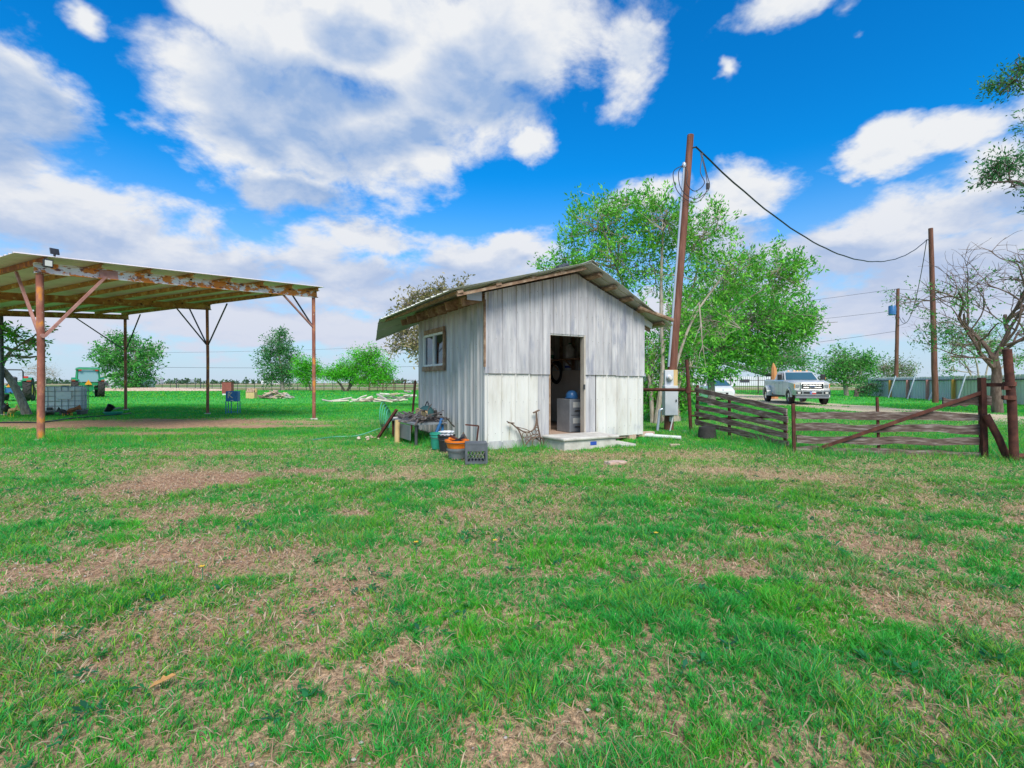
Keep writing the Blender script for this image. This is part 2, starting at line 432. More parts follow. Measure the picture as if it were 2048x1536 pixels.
mat('dark_metal', [(.05, .055, .06), (.10, .10, .11)], 8, rough=.55, metal=.4)
mat('window_white', [(.70, .71, .70), (.80, .80, .78)], 4, rough=.45)
mat('plywood', [(.64, .54, .44), (.72, .62, .52), (.78, .68, .58)], 2.5, (1, 1, .5), .8, 0, .05, 30)
mat('interior_dark', [(.10, .10, .11), (.15, .15, .16)], 4, (1, 1, .4), .8)
mat('floor_wood', [(.40, .27, .20), (.52, .38, .30)], 5, (1, 4, 1), .8)
mat('milky_plastic', [(.62, .62, .58), (.72, .72, .69)], 6, rough=.4)
mat('tote_plastic', [(.78, .78, .80), (.86, .86, .87)], 3, rough=.4, spots=((.50, .52, .55), 3, .6, .1, (1, 1, 1)))
mat('tote_label', [(.50, .55, .58), (.62, .67, .69)], 5, rough=.35, metal=.3)
mat('green_plastic', [(.02, .25, .17), (.03, .33, .23)], 5, rough=.45)
mat('orange_plastic', [(.75, .17, .01), (.85, .22, .02)], 5, rough=.4)
mat('crate_grey', [(.08, .09, .105), (.12, .13, .15)], 8, rough=.5)
mat('bucket_grey', [(.12, .15, .16), (.18, .20, .21)], 6, rough=.5)
mat('cabinet_grey', [(.22, .24, .27), (.31, .33, .36)], 5, rough=.5, metal=.2)
mat('cabinet_label', [(.60, .60, .56), (.70, .70, .66)], 8, rough=.6)
mat('blue_paint', [(.02, .13, .36), (.03, .19, .48)], 6, rough=.5, spots=((.35, .25, .16), 5, .64, .05, (1, 1, 1)))
mat('blue_enamel', [(.03, .12, .30), (.05, .18, .42)], 6, rough=.35)
mat('hose_green', [(.02, .15, .08), (.03, .24, .13)], 8, rough=.5)
mat('truck_white', [(.58, .575, .57), (.66, .655, .65)], 3, rough=.28, coat=.5, spots=((.50, .43, .34), 1.6, .60, .25, (1, 1, 1.8)))
mat('car_white', [(.74, .75, .77), (.78, .79, .80)], 3, rough=.25, coat=.6)
mat('chrome', [(.55, .55, .55), (.66, .66, .66)], 3, rough=.24, metal=1)
mat('lamp_glass', [(.62, .60, .55), (.74, .73, .70)], 8, rough=.1, coat=.8)
mat('amber', [(.70, .28, .04), (.85, .38, .08)], 8, rough=.3)
mat('plate_white', [(.78, .78, .80)], 9, rough=.5)
mat('plate_red', [(.60, .04, .04)], 9, rough=.5)
mat('plate_blue', [(.03, .08, .40)], 9, rough=.5)
mat('badge_blue', [(.02, .05, .16)], 9, rough=.25)
mat('tractor_green', [(.015, .20, .075), (.02, .28, .11)], 4, rough=.35, coat=.3)
mat('tractor_yellow', [(.75, .45, .02), (.82, .52, .04)], 4, rough=.4)
mat('triangle_orange', [(.85, .33, .02)], 9, rough=.4)
mat('lens_red', [(.55, .03, .02)], 9, rough=.3)
mat('red_board', [(.22, .055, .045), (.32, .09, .07)], 4, rough=.7)
mat('iron', [(.03, .022, .02), (.06, .045, .04)], 6, rough=.7)
mat('cast_iron', [(.12, .075, .055), (.21, .14, .10)], 14, rough=.8, metal=.2, bump=.2)
mat('fence_sheet_grey', [(.60, .61, .63), (.70, .71, .73)], 1.5, (1, 1, .3), .5, .3, .04, 20, rand=.07)
mat('fence_sheet_tan', [(.58, .55, .44), (.68, .65, .54)], 1.5, (1, 1, .3), .55, .1, .04, 20, rand=.06)
mat('post_pink', [(.52, .20, .18), (.60, .28, .25)], 6, rough=.75)
mat('post_orange', [(.62, .29, .05), (.70, .36, .10)], 6, rough=.75)
mat('post_blue', [(.27, .34, .40), (.40, .47, .53)], 6, rough=.6, metal=.2)
mat('stone', [(.34, .30, .27), (.48, .44, .40), (.62, .58, .53)], 7, rough=.9, bump=.3, rand=.2)
mat('brick_rubble', [(.36, .20, .15), (.50, .36, .28), (.60, .52, .45)], 6, rough=.9, bump=.3, rand=.25)
mat('log_wood', [(.16, .11, .08), (.34, .26, .20)], 8, rough=.9, bump=.4, rand=.25)
mat('feather_black', [(.012, .012, .014), (.035, .03, .03)], 20, rough=.7)
mat('feather_tan', [(.42, .24, .10), (.58, .36, .17)], 20, rough=.8)
mat('feather_red', [(.30, .09, .035), (.42, .15, .06)], 20, rough=.8)
mat('comb_red', [(.55, .03, .02)], 9, rough=.5)
mat('barn_white', [(.60, .62, .66), (.72, .73, .76)], .6, rough=.6)
mat('bark_pale', [(.26, .20, .15), (.42, .35, .28), (.54, .47, .40)], 9, (2, 2, .6), .9, 0, .4, 20)
mat('bark_grey', [(.17, .13, .11), (.30, .25, .21), (.42, .36, .31)], 7, (2, 2, .6), .9, 0, .5, 18)
mat('bark_dark', [(.07, .05, .04), (.15, .11, .09)], 7, (2, 2, .6), .9, 0, .4, 18)
mat('broken_wood', [(.50, .18, .06), (.62, .30, .12)], 8, (2, 2, .3), .85)
mat('fabric_dark', [(.02, .03, .05), (.06, .07, .09)], 10, rough=.95)
mat('paper_white', [(.62, .63, .66), (.75, .76, .78)], 10, rough=.8)
mat('dry_leaf', [(.42, .20, .06), (.58, .32, .10)], 30, rough=.85)
vcol_mat('grass_blade', rough=.6, transl=.42); vcol_mat('leaf', rough=.5, transl=.32)
glass_mat('truck_glass', (.05, .12, .15)); glass_mat('tractor_glass', (.22, .34, .36)); glass_mat('dark_glass', (.03, .035, .05))
mat('nail_grey', [(.20, .19, .19), (.30, .27, .25)], 9, rough=.6)
clear_mat('window_glass', (.55, .6, .65))
# ------------------------------------------------------------------ ground and grass
_EN = {}
def edge_noise(x, y):
    k = (x.shape, float(x.flat[0]), float(y.flat[0]))
    if k not in _EN: _EN.clear(); _EN[k] = (fbm(x, y, 1.3, 4) - .5) * .9
    return _EN[k]
def ell(x, y, cx, cy, rx, ry, ang=0.0, soft=.5):
    c, s = math.cos(ang), math.sin(ang); dx = x - cx; dy = y - cy
    q = np.sqrt(((dx * c + dy * s) / rx) ** 2 + ((-dx * s + dy * c) / ry) ** 2)
    q = q + edge_noise(x, y)
    return 1 - sstep(q, 1 - soft, 1 + soft * .5)
SHED_A = V((-.476, 9.33, 0)); SU = V((.8706, .492, 0)); SV = V((-.492, .8706, 0))
def bare_map(x, y):
    """0 = closed turf, 1 = bare soil"""
    n1 = fbm(x, y, .8, 4); n2 = fbm(x + 31, y - 12, 5.0, 3)
    near = 1 - sstep(y, 4.0, 8.5)
    b = sstep(n1 * .5 + n2 * .5 + .02 * near, .54, .70) * (.06 + .58 * near)
    for e in ((-11.5, 15.6, 5.8, 2.1, 0.1), (-7.3, 14.6, 1.4, .7, 0), (-6.2, 14.7, .9, .4, 0), (-4.05, 6.45, 1.25, .95, -.1), (-1.5, 4.72, .22, .2, 0), (-3.0, 7.2, .5, .2, 0)):
        b = np.maximum(b, .97 * ell(x, y, *e[:4], e[4]))
    for e in ((-2.6, 3.5, 1.3, .6, .3), (-1.7, 2.5, 1.0, .5, .3), (-9, 12.5, 3, .6, 0), (-1.0, 2.9, .6, .3, 0), (2.4, 2.65, .8, .35, -.5), (1.4, 3.4, .5, .3, .3), (-3.2, 4.8, .9, .4, .1), (-5.4, 8.9, 1.6, .35, 0), (2.9, 3.9, .7, .3, -.4)):
        b = np.maximum(b, .72 * ell(x, y, *e[:4], e[4], .7))
    return np.clip(b, 0, 1)
def straw_map(x, y):
    """dry, straw-coloured thatch"""
    s = .85 * ell(x, y, 2.2, 8.6, 2.2, .55, .1, .7)
    s = np.maximum(s, .9 * ell(x, y, 4.0, 6.7, 2.1, .55, -.45, .7))
    s = np.maximum(s, .45 * ell(x, y, .2, 4.6, 1.0, .5, .2, .8)); s = np.maximum(s, .7 * ell(x, y, .9, 8.2, .8, .35, 0, .7))
    s = np.maximum(s, .8 * ell(x, y, 2.6, 2.9, 1.1, .45, -.6, .8)); s = np.maximum(s, .55 * ell(x, y, 5.2, 5.0, 1.2, .6, -.4, .8))
    s = np.maximum(s, .5 * ell(x, y, -5.5, 11.0, 2.0, .6, 0, .8))
    return np.maximum(s, .50 * sstep(fbm(x - 50, y + 8, .9, 4), .54, .70) * (1 - sstep(y, 6, 11)))
def drive_map(x, y):
    """two-rut dirt drive by the truck"""
    t = np.clip((y - 14) / 46, 0, 1); cx = 17.4 + 6.5 * sstep(y, 31, 56)
    d = np.abs(x - cx) + (fbm(x, y, .6, 3) - .5) * 1.6
    rut = (1 - sstep(np.abs(d - 1.0), .6, 1.2)) + .6 * (1 - sstep(d, 1.8, 3.2))
    return np.clip(rut, 0, 1) * sstep(y, 14, 18) * (1 - sstep(y, 62, 75))
class Raster:
    """a ground map sampled once on a fine near grid and a coarse far grid, then looked up"""
    def __init__(s, fn):
        s.g = []
        for (x0, x1, y0, y1, st) in ((-19, 19, -.5, 15.5, .04), (-105, 105, 14, 92, .3)):
            xs = np.arange(x0, x1, st); ys = np.arange(y0, y1, st); X_, Y_ = np.meshgrid(xs, ys)
            s.g.append((x0, y0, st, fn(X_, Y_).astype(np.float32)))
    def __call__(s, x, y):
        x = np.asarray(x, float); y = np.asarray(y, float); out = np.zeros(x.shape)
        for k in (1, 0):
            x0, y0, st, A = s.g[k]; i = ((y - y0) / st + .5).astype(int); j = ((x - x0) / st + .5).astype(int)
            ok = (i >= 0) & (j >= 0) & (i < A.shape[0]) & (j < A.shape[1])
            out[ok] = A[i[ok], j[ok]]
        return out
def ground_z(x, y):
    return (fbm(x, y, .35, 3) - .5) * .05 * (1 - sstep(np.abs(y) + np.abs(x) * .3, 30, 60)) - .012

BARE = Raster(bare_map); STRAW = Raster(straw_map); DRIVE = Raster(drive_map); GZ = Raster(ground_z)
CL = Raster(lambda x, y: .65 * fbm(x, y, 6.5, 3) + .35 * fbm(x + 5, y, 1.6, 2)); CL2 = Raster(lambda x, y: fbm(x + 9, y + 4, 1.1, 3))

def make_ground():
    def axis(lo, hi, step, far, g):
        a = list(np.arange(lo, hi, step)); s = step; q = hi
        while q < far: a.append(q); s *= g; q += s
        a.append(far); s = step; q = lo - step; b = []
        while q > -far: b.append(q); s *= g; q -= s
        b.append(-far)
        return np.array(b[::-1] + a)
    xs = axis(-12, 12, .13, 6000, 1.07); ys = axis(.4, 19, .13, 6000, 1.06)
    Xg, Yg = np.meshgrid(xs, ys); x = Xg.ravel(); y = Yg.ravel()
    z = ground_z(x, y)
    v = np.stack([x, y, z], 1); nx, ny = len(xs), len(ys)
    i = np.arange(nx - 1)[None, :] + np.arange(ny - 1)[:, None] * nx
    f = np.stack([i, i + 1, i + 1 + nx, i + nx], -1).reshape(-1)
    b = bare_map(x, y)[:, None]; s = straw_map(x, y)[:, None]; dr = drive_map(x, y)[:, None]
    n = fbm(x, y, .8, 4)[:, None]; nf = fbm(x, y, .03, 4)[:, None]
    green = np.array([.11, .30, .05]) * (.75 + .5 * n); dgreen = np.array([.03, .20, .05]); tanc = np.array([.40, .30, .19]); soil = np.array([.42, .25, .16]); straw = np.array([.60, .44, .28])
    far = sstep(y, 11, 22)[:, None]
    c = green * (1 - far) + (np.array([.075, .40, .06]) * (.7 + .6 * n)) * far
    under = (1 - sstep(y, 3, 10))[:, None] * .52 + (1 - far) * .36
    c = c * (1 - under) + (soil * .68 + straw * .2) * (.8 + .4 * n) * under                      # thatch between the blades
    c = c * (1 - s * .75) + straw * (.8 + .4 * n) * s * .75
    c = c * (1 - b) + soil * (.75 + .5 * n) * b
    c = c * (1 - dr * .9) + np.array([.58, .45, .33]) * (.8 + .4 * n) * dr * .9
    # fields beyond the fence: dry stubble, green strip, pale road
    fy = y[:, None] + (nf - .5) * 25
    fld = sstep(fy, 84, 92)
    strip = np.where(fy < 125, np.array([.26, .26, .11]), np.where(fy < 150, np.array([.40, .36, .26]), np.where(fy < 300, np.array([.16, .24, .08]), np.array([.33, .29, .17]))))
    c = c * (1 - fld) + strip * (.7 + .6 * nf) * fld
    m = bpy.data.materials.new('ground_soil'); m.use_nodes = True; MATS['ground_soil'] = m; nt = m.node_tree; nd = nt.nodes; lk = nt.links
    bs = nd['Principled BSDF']; bs.inputs['Roughness'].default_value = .95; bs.inputs['Specular IOR Level'].default_value = .1
    a = nd.new('ShaderNodeAttribute'); a.attribute_name = 'tint'
    tc = nd.new('ShaderNodeTexCoord')
    prev = a.outputs['Color']
    for sc, st, lo, hi in ((48, (1, 1, 1), .5, 1.5), (9, (1, 1, 1), .72, 1.28), (160, (1, .6, 1), .62, 1.4)):
        mp = nd.new('ShaderNodeMapping'); mp.inputs['Scale'].default_value = st; lk.new(tc.outputs['Object'], mp.inputs[0])
        t = nd.new('ShaderNodeTexNoise'); t.inputs['Scale'].default_value = sc; t.inputs['Detail'].default_value = 4; lk.new(mp.outputs[0], t.inputs['Vector'])
        r = nd.new('ShaderNodeMapRange'); r.inputs[1].default_value = .3; r.inputs[2].default_value = .7; r.inputs[3].default_value = lo; r.inputs[4].default_value = hi; lk.new(t.outputs['Fac'], r.inputs[0])
        x_ = nd.new('ShaderNodeVectorMath'); x_.operation = 'SCALE'; lk.new(prev, x_.inputs[0]); lk.new(r.outputs[0], x_.inputs['Scale']); prev = x_.outputs[0]
    lk.new(prev, bs.inputs['Base Color'])
    bp = nd.new('ShaderNodeBump'); bp.inputs['Strength'].default_value = .9; bp.inputs['Distance'].default_value = .012; lk.new(t.outputs['Fac'], bp.inputs['Height']); lk.new(bp.outputs[0], bs.inputs['Normal'])
    o = npmesh('ground', v, f, np.full((nx - 1) * (ny - 1), 4), 'ground_soil', c, kind='structure', smooth=True)
    return o
make_ground()

def in_shed(x, y, m=0.0):
    dx = x - SHED_A.x; dy = y - SHED_A.y
    u = dx * SU.x + dy * SU.y; v = dx * SV.x + dy * SV.y
    return ((u > -m) & (u < 3.93 + m) & (v > -m) & (v < 3.86 + m)) | ((u > 1.18) & (u < 2.6) & (v > -.76) & (v < .1))

GREENS = np.array([[.050, .460, .060], [.075, .500, .048], [.165, .570, .035], [.030, .350, .075], [.220, .560, .045], [.055, .420, .10]])
DRYS = np.array([[.52, .40, .22], [.60, .48, .30], [.46, .33, .19], [.58, .37, .14]])
def blades(name, n, y0, y1, hmul, wid, seg, tuft=0, xk=1.13, dens_fn=None):
    """n blades spread over the ground between two distances"""
    y = np.sqrt(RNG.random(n * 3) * (y1 ** 2 - y0 ** 2) + y0 ** 2); x = (RNG.random(n * 3) * 2 - 1) * (xk * y + .8)
    b = BARE(x, y); s = STRAW(x, y); cl = CL(x, y); cl2 = CL2(x, y)
    p = np.clip((1 - b) ** 1.6 * (.40 + 1.5 * sstep(cl, .42, .58)) * (1 - .45 * s), 0, 1)
    p *= 1 - DRIVE(x, y)
    if dens_fn is not None: p = p * dens_fn(x, y)
    keep = (RNG.random(len(x)) < p) & ~in_shed(x, y)
    x, y, b, s, cl, cl2 = (a[keep][:n] for a in (x, y, b, s, cl, cl2)); n = len(x)
    # pull blades together into little tufts
    if tuft:
        gx = np.round(x / tuft); gy = np.round(y / tuft)
        ga, gb = gx.astype(int), gy.astype(int); jx = (_perm[ga % 256, gb % 256] - .5) * 1.8; jy = (_perm[(ga + 91) % 256, (gb + 37) % 256] - .5) * 1.8
        k = RNG.random(n) ** .7 * .8 * (_perm[(gb + 11) % 256, (ga + 5) % 256] > .3)
        x = x * (1 - k) + (gx + jx) * tuft * k; y = y * (1 - k) + (gy + jy) * tuft * k
    big = sstep(cl, .52, .70)
    h = hmul * (.022 + .026 * RNG.random(n) + .062 * big * (.3 + .7 * RNG.random(n))) * (1 - .35 * b)
    # taller uncut grass along the gates and the shed wall
    tall = np.zeros(n)
    for (ax, ay, bx, by, w) in ((4.5, 12.2, 5.4, 9.6, .55), (5.0, 9.0, 8.3, 8.2, .75), (-.9, 9.3, -2.9, 12.3, .5), (-.4, 9.1, 1.0, 9.7, .3), (-11.0, 10.8, -8.4, 11.0, .8), (2.6, 10.5, 3.4, 10.9, .25), (8, 8.4, 14, 10, 1.2)):
        t = np.clip(((x - ax) * (bx - ax) + (y - ay) * (by - ay)) / ((bx - ax) ** 2 + (by - ay) ** 2), 0, 1)
        d = np.hypot(x - ax - t * (bx - ax), y - ay - t * (by - ay)); tall = np.maximum(tall, 1 - sstep(d, w * .4, w))
    h = h * (1 + 3.0 * tall * RNG.random(n) ** 1.5)
    ang = RNG.random(n) * 2 * PI; lean = (.25 + .75 * RNG.random(n)) * h * (.9 + .5 * RNG.random(n))
    lx, ly = np.cos(ang) * lean, np.sin(ang) * lean
    w = wid * (.7 + .6 * RNG.random(n)) * (1 + .12 * np.maximum(0, y - y0)); fa = RNG.random(n) * 2 * PI
    wx, wy = np.cos(fa) * w / 2, np.sin(fa) * w / 2
    z0 = GZ(x, y) - .004
    base = np.stack([x, y, z0], 1); W = np.stack([wx, wy, 0 * wx], 1); L = np.stack([lx, ly, 0 * lx], 1); U = np.stack([0 * h, 0 * h, h], 1)
    gi = (cl2 * 9 + RNG.random(n) * 2.2).astype(int) % len(GREENS)
    c = GREENS[gi] * (.7 + .6 * RNG.random(n))[:, None]
    dry = RNG.random(n) < (.07 + .45 * s + .2 * b + .08 * sstep(2.6 - y, 0, 1)) * (1 - .8 * sstep(y, 11, 20))
    c[dry] = DRYS[RNG.integers(0, 4, dry.sum())] * (.7 + .5 * RNG.random(dry.sum()))[:, None]
    if seg == 2:
        v = np.stack([base - W, base + W, base + U * .6 + L * .35 - W * .75, base + U * .6 + L * .35 + W * .75, base + U * .95 + L], 1).reshape(-1, 3)
        k = (np.arange(n) * 5)[:, None]
        f = np.concatenate([k + np.array([[0, 1, 3, 2]]), k + np.array([[2, 3, 4]])], 1).ravel(); per = np.tile([4, 3], n)
        tint = np.repeat(c, 5, 0)
    else:
        v = np.stack([base - W, base + W, base + U * .95 + L * .8], 1).reshape(-1, 3)
        f = np.arange(n * 3); per = np.full(n, 3); tint = np.repeat(c, 3, 0)
    o = npmesh(name, v, f, per, 'grass_blade', tint, kind='stuff')
    return o
def grass_obj(o, label): o['label'] = label; o['category'] = 'grass'
grass_obj(blades('grass', 210000, 1.1, 3.2, 1.0, .0035, 2, .055, 1.25), 'patchy green tufts of grass in the foreground turf')
grass_obj(blades('grass', 270000, 3.2, 6.5, 1.05, .0042, 2, .07), 'scattered green grass tufts over the brown mid lawn')
grass_obj(blades('grass', 380000, 6.5, 14, 1.05, .0066, 1, .09), 'green lawn grass in front of the shed and carport')
grass_obj(blades('grass', 260000, 14, 30, 1.2, .014, 1, .15), 'green pasture grass round the carport and gates')
grass_obj(blades('grass', 120000, 30, 84, 1.7, .035, 1, .0), 'bright green far pasture grass before the wire fence')

def straws(n):
    """dry stalks lying about on the soil"""
    y = np.sqrt(RNG.random(n * 3) * (9.5 ** 2 - 1.2) + 1.2); x = (RNG.random(n * 3) * 2 - 1) * (1.15 * y + .8)
    b = BARE(x, y); s = STRAW(x, y); keep = (RNG.random(n * 3) < (.22 + .6 * s + .40 * b) * (1 - .55 * sstep(y, 4, 8))) & ~in_shed(x, y)
    x, y = x[keep][:n], y[keep][:n]; n = len(x); l = .02 + .09 * RNG.random(n) ** 2; a = RNG.random(n) * 2 * PI; w = .0016 + .0012 * RNG.random(n) + .0005 * np.maximum(0, y - 2)
    z = GZ(x, y) + .004 + .02 * RNG.random(n)
    d = np.stack([np.cos(a) * l, np.sin(a) * l, (RNG.random(n) - .4) * l * .5], 1); sd_ = np.stack([-np.sin(a) * w, np.cos(a) * w, 0 * w], 1); up = np.stack([0 * w, 0 * w, w * 1.2], 1)
    p = np.stack([x, y, z], 1); mid = p + d * .5 + np.stack([0 * w, 0 * w, l * .12], 1)
    v = np.stack([p - sd_, p + sd_, mid - sd_ + up, mid + sd_ + up, p + d], 1).reshape(-1, 3)
    k = (np.arange(n) * 5)[:, None]; f = np.concatenate([k + np.array([[0, 1, 3, 2]]), k + np.array([[2, 3, 4]])], 1).ravel()
    c = np.array([[.60, .44, .28], [.68, .52, .35], [.48, .31, .19]])[RNG.integers(0, 3, n)] * (.75 + .5 * RNG.random(n))[:, None]
    o = npmesh('straw_litter', v, f, np.tile([4, 3], n), 'grass_blade', np.repeat(c, 5, 0), kind='stuff')
    o['label'] = 'dry straw and dead stalks littering the bare soil'; o['category'] = 'straw'
straws(90000)

def weeds(n):
    """low broad-leaved weeds: rosettes of oval leaves"""
    vs = []; cs = []
    pts = [(-.9, 3.2), (-.75, 2.9), (-.55, 2.62), (-.35, 4.1), (-.1, 3.95), (.25, 2.45), (1.1, 2.35), (.75, 2.1), (-1.5, 2.0), (-1.7, 1.8), (1.7, 2.2), (2.0, 4.4), (.9, 2.9)]
    for k in range(n):
        if k < len(pts) * 3: bx, by = pts[k // 3]; bx += random.gauss(0, .09); by += random.gauss(0, .09)
        else: by = math.sqrt(random.uniform(1.4, 81)); bx = random.uniform(-1, 1) * (1.1 * by + .4)
        if in_shed(np.array([bx]), np.array([by]))[0]: continue
        col = np.array(random.choice([(.03, .22, .07), (.05, .27, .05), (.03, .17, .08)]))
        for j in range(random.randint(6, 11)):
            a = random.uniform(0, 2 * PI); l = random.uniform(.025, .06); w = l * .42; el = random.uniform(.15, .8)
            d = V((math.cos(a) * math.cos(el), math.sin(a) * math.cos(el), math.sin(el))); s_ = V((-math.sin(a), math.cos(a), 0)); b0 = V((bx + random.gauss(0, .02), by + random.gauss(0, .02), .004 + random.uniform(0, .02)))
            vs += [b0, b0 + d * l * .5 + s_ * w / 2, b0 + d * l - V((0, 0, l * .15)), b0 + d * l * .5 - s_ * w / 2]; cs += [col * random.uniform(.7, 1.3)] * 4
    v = np.array([tuple(p) for p in vs]); m = len(v) // 4
    o = npmesh('weeds', v, np.arange(m * 4), np.full(m, 4), 'grass_blade', np.array(cs), kind='stuff')
    o['label'] = 'low broad-leaved weeds among the foreground grass'; o['category'] = 'weeds'
weeds(520)

def pebbles(n):
    mb = MB()
    for k in range(n):
        by = math.sqrt(random.uniform(1.6, 60)); bx = random.uniform(-1, .4) * (1.1 * by)
        if BARE(np.array([bx]), np.array([by]))[0] < .35: continue
        r = random.uniform(.003, .009); q = []
        for z, rr in ((-.3, .7), (.35, 1.0), (.8, .55)):
            for j in range(5):
                a = 2 * PI * j / 5 + random.uniform(-.3, .3); q.append((bx + math.cos(a) * r * rr * random.uniform(.8, 1.4), by + math.sin(a) * r * rr, r * z * .8 + .004))
        f = [(i * 5 + j, i * 5 + (j + 1) % 5, i * 5 + 5 + (j + 1) % 5, i * 5 + 5 + j) for i in range(2) for j in range(5)] + [(10, 11, 12, 13, 14)]
        mb.add(q, f)
    o = mb.build('pebbles', 'stone', kind='stuff'); o['label'] = 'small pale stones lying in the bare soil'; o['category'] = 'stones'
pebbles(4000)
# ------------------------------------------------------------------ carport
def carport():
    Pa = V((-10.33, 10.96, 0)); Pb = V((-6.875, 17.36, 0)); W_ = (Pb - Pa).length
    D = (Pb - Pa).normalized(); B = V((-D.y, D.x, 0))            # along the front beam, and back from it
    L_ = 12.85; zl, zr = 3.83, 4.40                               # beam top at the low and the high side
    def S(d, b, z): return Pa + D * d + B * b + V((0, 0, z))
    zt = lambda d: zl + (zr - zl) * d / W_
    t = thing('carport', 'open carport with rusty pipe posts, flaking white front beam and ribbed metal roof', 'carport', Pa)
    posts = [(0, 0, .068, 'rust_post'), (W_, 0, .058, 'rust_post'), (W_, 6.25, .056, 'rust_post'), (W_, L_ - .1, .06, 'rust_post'), (0, 6.25, .06, 'rust_post'), (0, L_ - .1, .06, 'rust_post'), (W_ * .42, L_ - .1, .06, 'dark_metal')]
    for (d, b, r, m) in posts:
        top = zt(d) - .17; ln = random.uniform(-.03, .05)
        p = MB().tube([S(d, b, -.05), S(d + ln * .3, b, top * .5), S(d - .02, b, top)], r, 14).build('post', m, t, True)
        MB().box(S(d, b, .0), (.22, .2, .06), Matrix.Rotation(.5, 3, 'Z')).build('footing', 'concrete', p, bevel=.02)
        MB().box(S(d, b, top + .003), (.2, .2, .014), Matrix.Rotation(math.atan2(D.y, D.x), 3, 'Z')).build('cap_plate', 'rust', p)
    for b, m in ((0, 'rust_paint'), (6.25, 'rust_primer'), (L_ - .1, 'rust_primer')):
        o = MB()
        p0, p1 = S(-.12, b, zt(-.12) - .07), S(W_ + .12, b, zt(W_ + .12) - .07)
        o.beam(p0, p1, .012, .21)                                 # web and two flanges of the channel
        n = B * -.035
        o.beam(p0 + n + V((0, 0, .108)), p1 + n + V((0, 0, .108)), .085, .012); o.beam(p0 + n - V((0, 0, .108)), p1 + n - V((0, 0, .108)), .085, .012)
        o.build('beam', m, t)
    sl = math.atan2(zr - zl, W_)
    nb = 8
    for k in range(nb):                                           # purlins running back from the beam
        d = -.02 + (W_ + .02) * (k / (nb - 1)) ** 1.0
        z = zt(d) + .098
        o = MB(); p0, p1 = S(d, -.22, z), S(d, L_ + .3, z)
        o.beam(p0, p1, .01, .11); dd = D * .03
        o.beam(p0 + dd + V((0, 0, .052)), p1 + dd + V((0, 0, .052)), .065, .01); o.beam(p0 + dd - V((0, 0, .052)), p1 + dd - V((0, 0, .052)), .065, .01)
        o.build('purlin', 'rust_primer' if k else 'rust_post', t)
        for b in (0, 6.25):
            MB().beam(S(d + .05, b - .05, zt(d) + .05), S(d + .05, b + .06, zt(d) + .05), .03, .10).build('clip', 'rust', t)
    # roof panels, ribs along the slope
    nrm = V((-math.sin(sl) * D.x, -math.sin(sl) * D.y, math.cos(sl))); ld = V((D.x * math.cos(sl), D.y * math.cos(sl), math.sin(sl)))
    org = Pa + V((0, 0, zl + .165)); pw = .94; x = -.3; k = 0
    while x < L_ + .35:
        e = random.uniform(-.02, .02)
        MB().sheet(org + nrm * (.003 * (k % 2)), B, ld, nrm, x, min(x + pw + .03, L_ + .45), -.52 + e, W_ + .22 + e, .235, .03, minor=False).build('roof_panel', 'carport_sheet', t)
        x += pw; k += 1
    # knee braces
    def brace(p0, p1, m, w=.055):
        MB().beam(p0, p1, w, w).build('brace', m, t)
    hb = 2.28
    brace(S(.05, -.05, hb), S(1.18, -.06, zt(1.18) - .12), 'brace_pink', .055)
    brace(S(0, .05, hb), S(-.02, 1.25, zt(0) - .02), 'brace_pink', .05)
    MB().beam(S(1.05, -.062, zt(1.1) - .075), S(1.42, -.062, zt(1.4) - .075), .012, .19).build('gusset', 'brace_pink', t)
    MB().tube([S(0, -.09, hb + .0), S(0, -.125, hb + .0)], .05, 8).build('bolt', 'brace_pink', t)
    brace(S(W_, 0, 3.15), S(W_ - 1.25, 0, zt(W_ - 1.25) - .15), 'brace_pink', .05)
    brace(S(W_, 0, 3.15), S(W_, 1.1, zt(W_) - .02), 'dark_metal', .04)
    for b, s_ in ((6.25, 1), (6.25, -1), (L_ - .1, -1)):
        brace(S(W_, b, 2.75), S(W_, b + 1.3 * s_, zt(W_) - .02), 'dark_metal', .04)
    brace(S(W_, 6.25, 2.75), S(W_ - 1.2, 6.25, zt(W_ - 1.2) - .15), 'dark_metal', .04)
    brace(S(W_, L_ - .1, 2.75), S(W_ - 1.9, L_ - .1, zt(W_ - 1.9) - .15), 'dark_metal', .04)
    # flood lights on the front edge
    f = thing('flood_light', 'small black flood light with yellowish lens on carport front edge', 'light', S(.0, -.36, zt(0) + .0))
    R = Matrix.Rotation(math.atan2(D.y, D.x), 3, 'Z'); c = S(.0, -.36, zt(.0) + .0)
    MB().box(c, (.17, .05, .17), R).build('housing', 'black_plastic', f, bevel=.008); MB().box(c - B * .03, (.12, .012, .12), R).build('lens', 'cabinet_label', f)
    MB().beam(c + V((0, 0, .08)), c + B * .15 + V((0, 0, .14)), .03, .015).build('bracket', 'dark_metal', f)
    f2 = thing('solar_panel', 'small tilted black solar panel standing on top of carport roof', 'solar panel', S(.16, -.22, zt(.16) + .2))
    c = S(.16, -.22, zt(.16) + .30)
    MB().box(c, (.16, .03, .14), R @ Matrix.Rotation(-.35, 3, 'X')).build('panel', 'wire_black', f2, bevel=.005)
    MB().beam(c - V((0, 0, .11)), c, .03, .03).build('stand', 'dark_metal', f2)
carport()
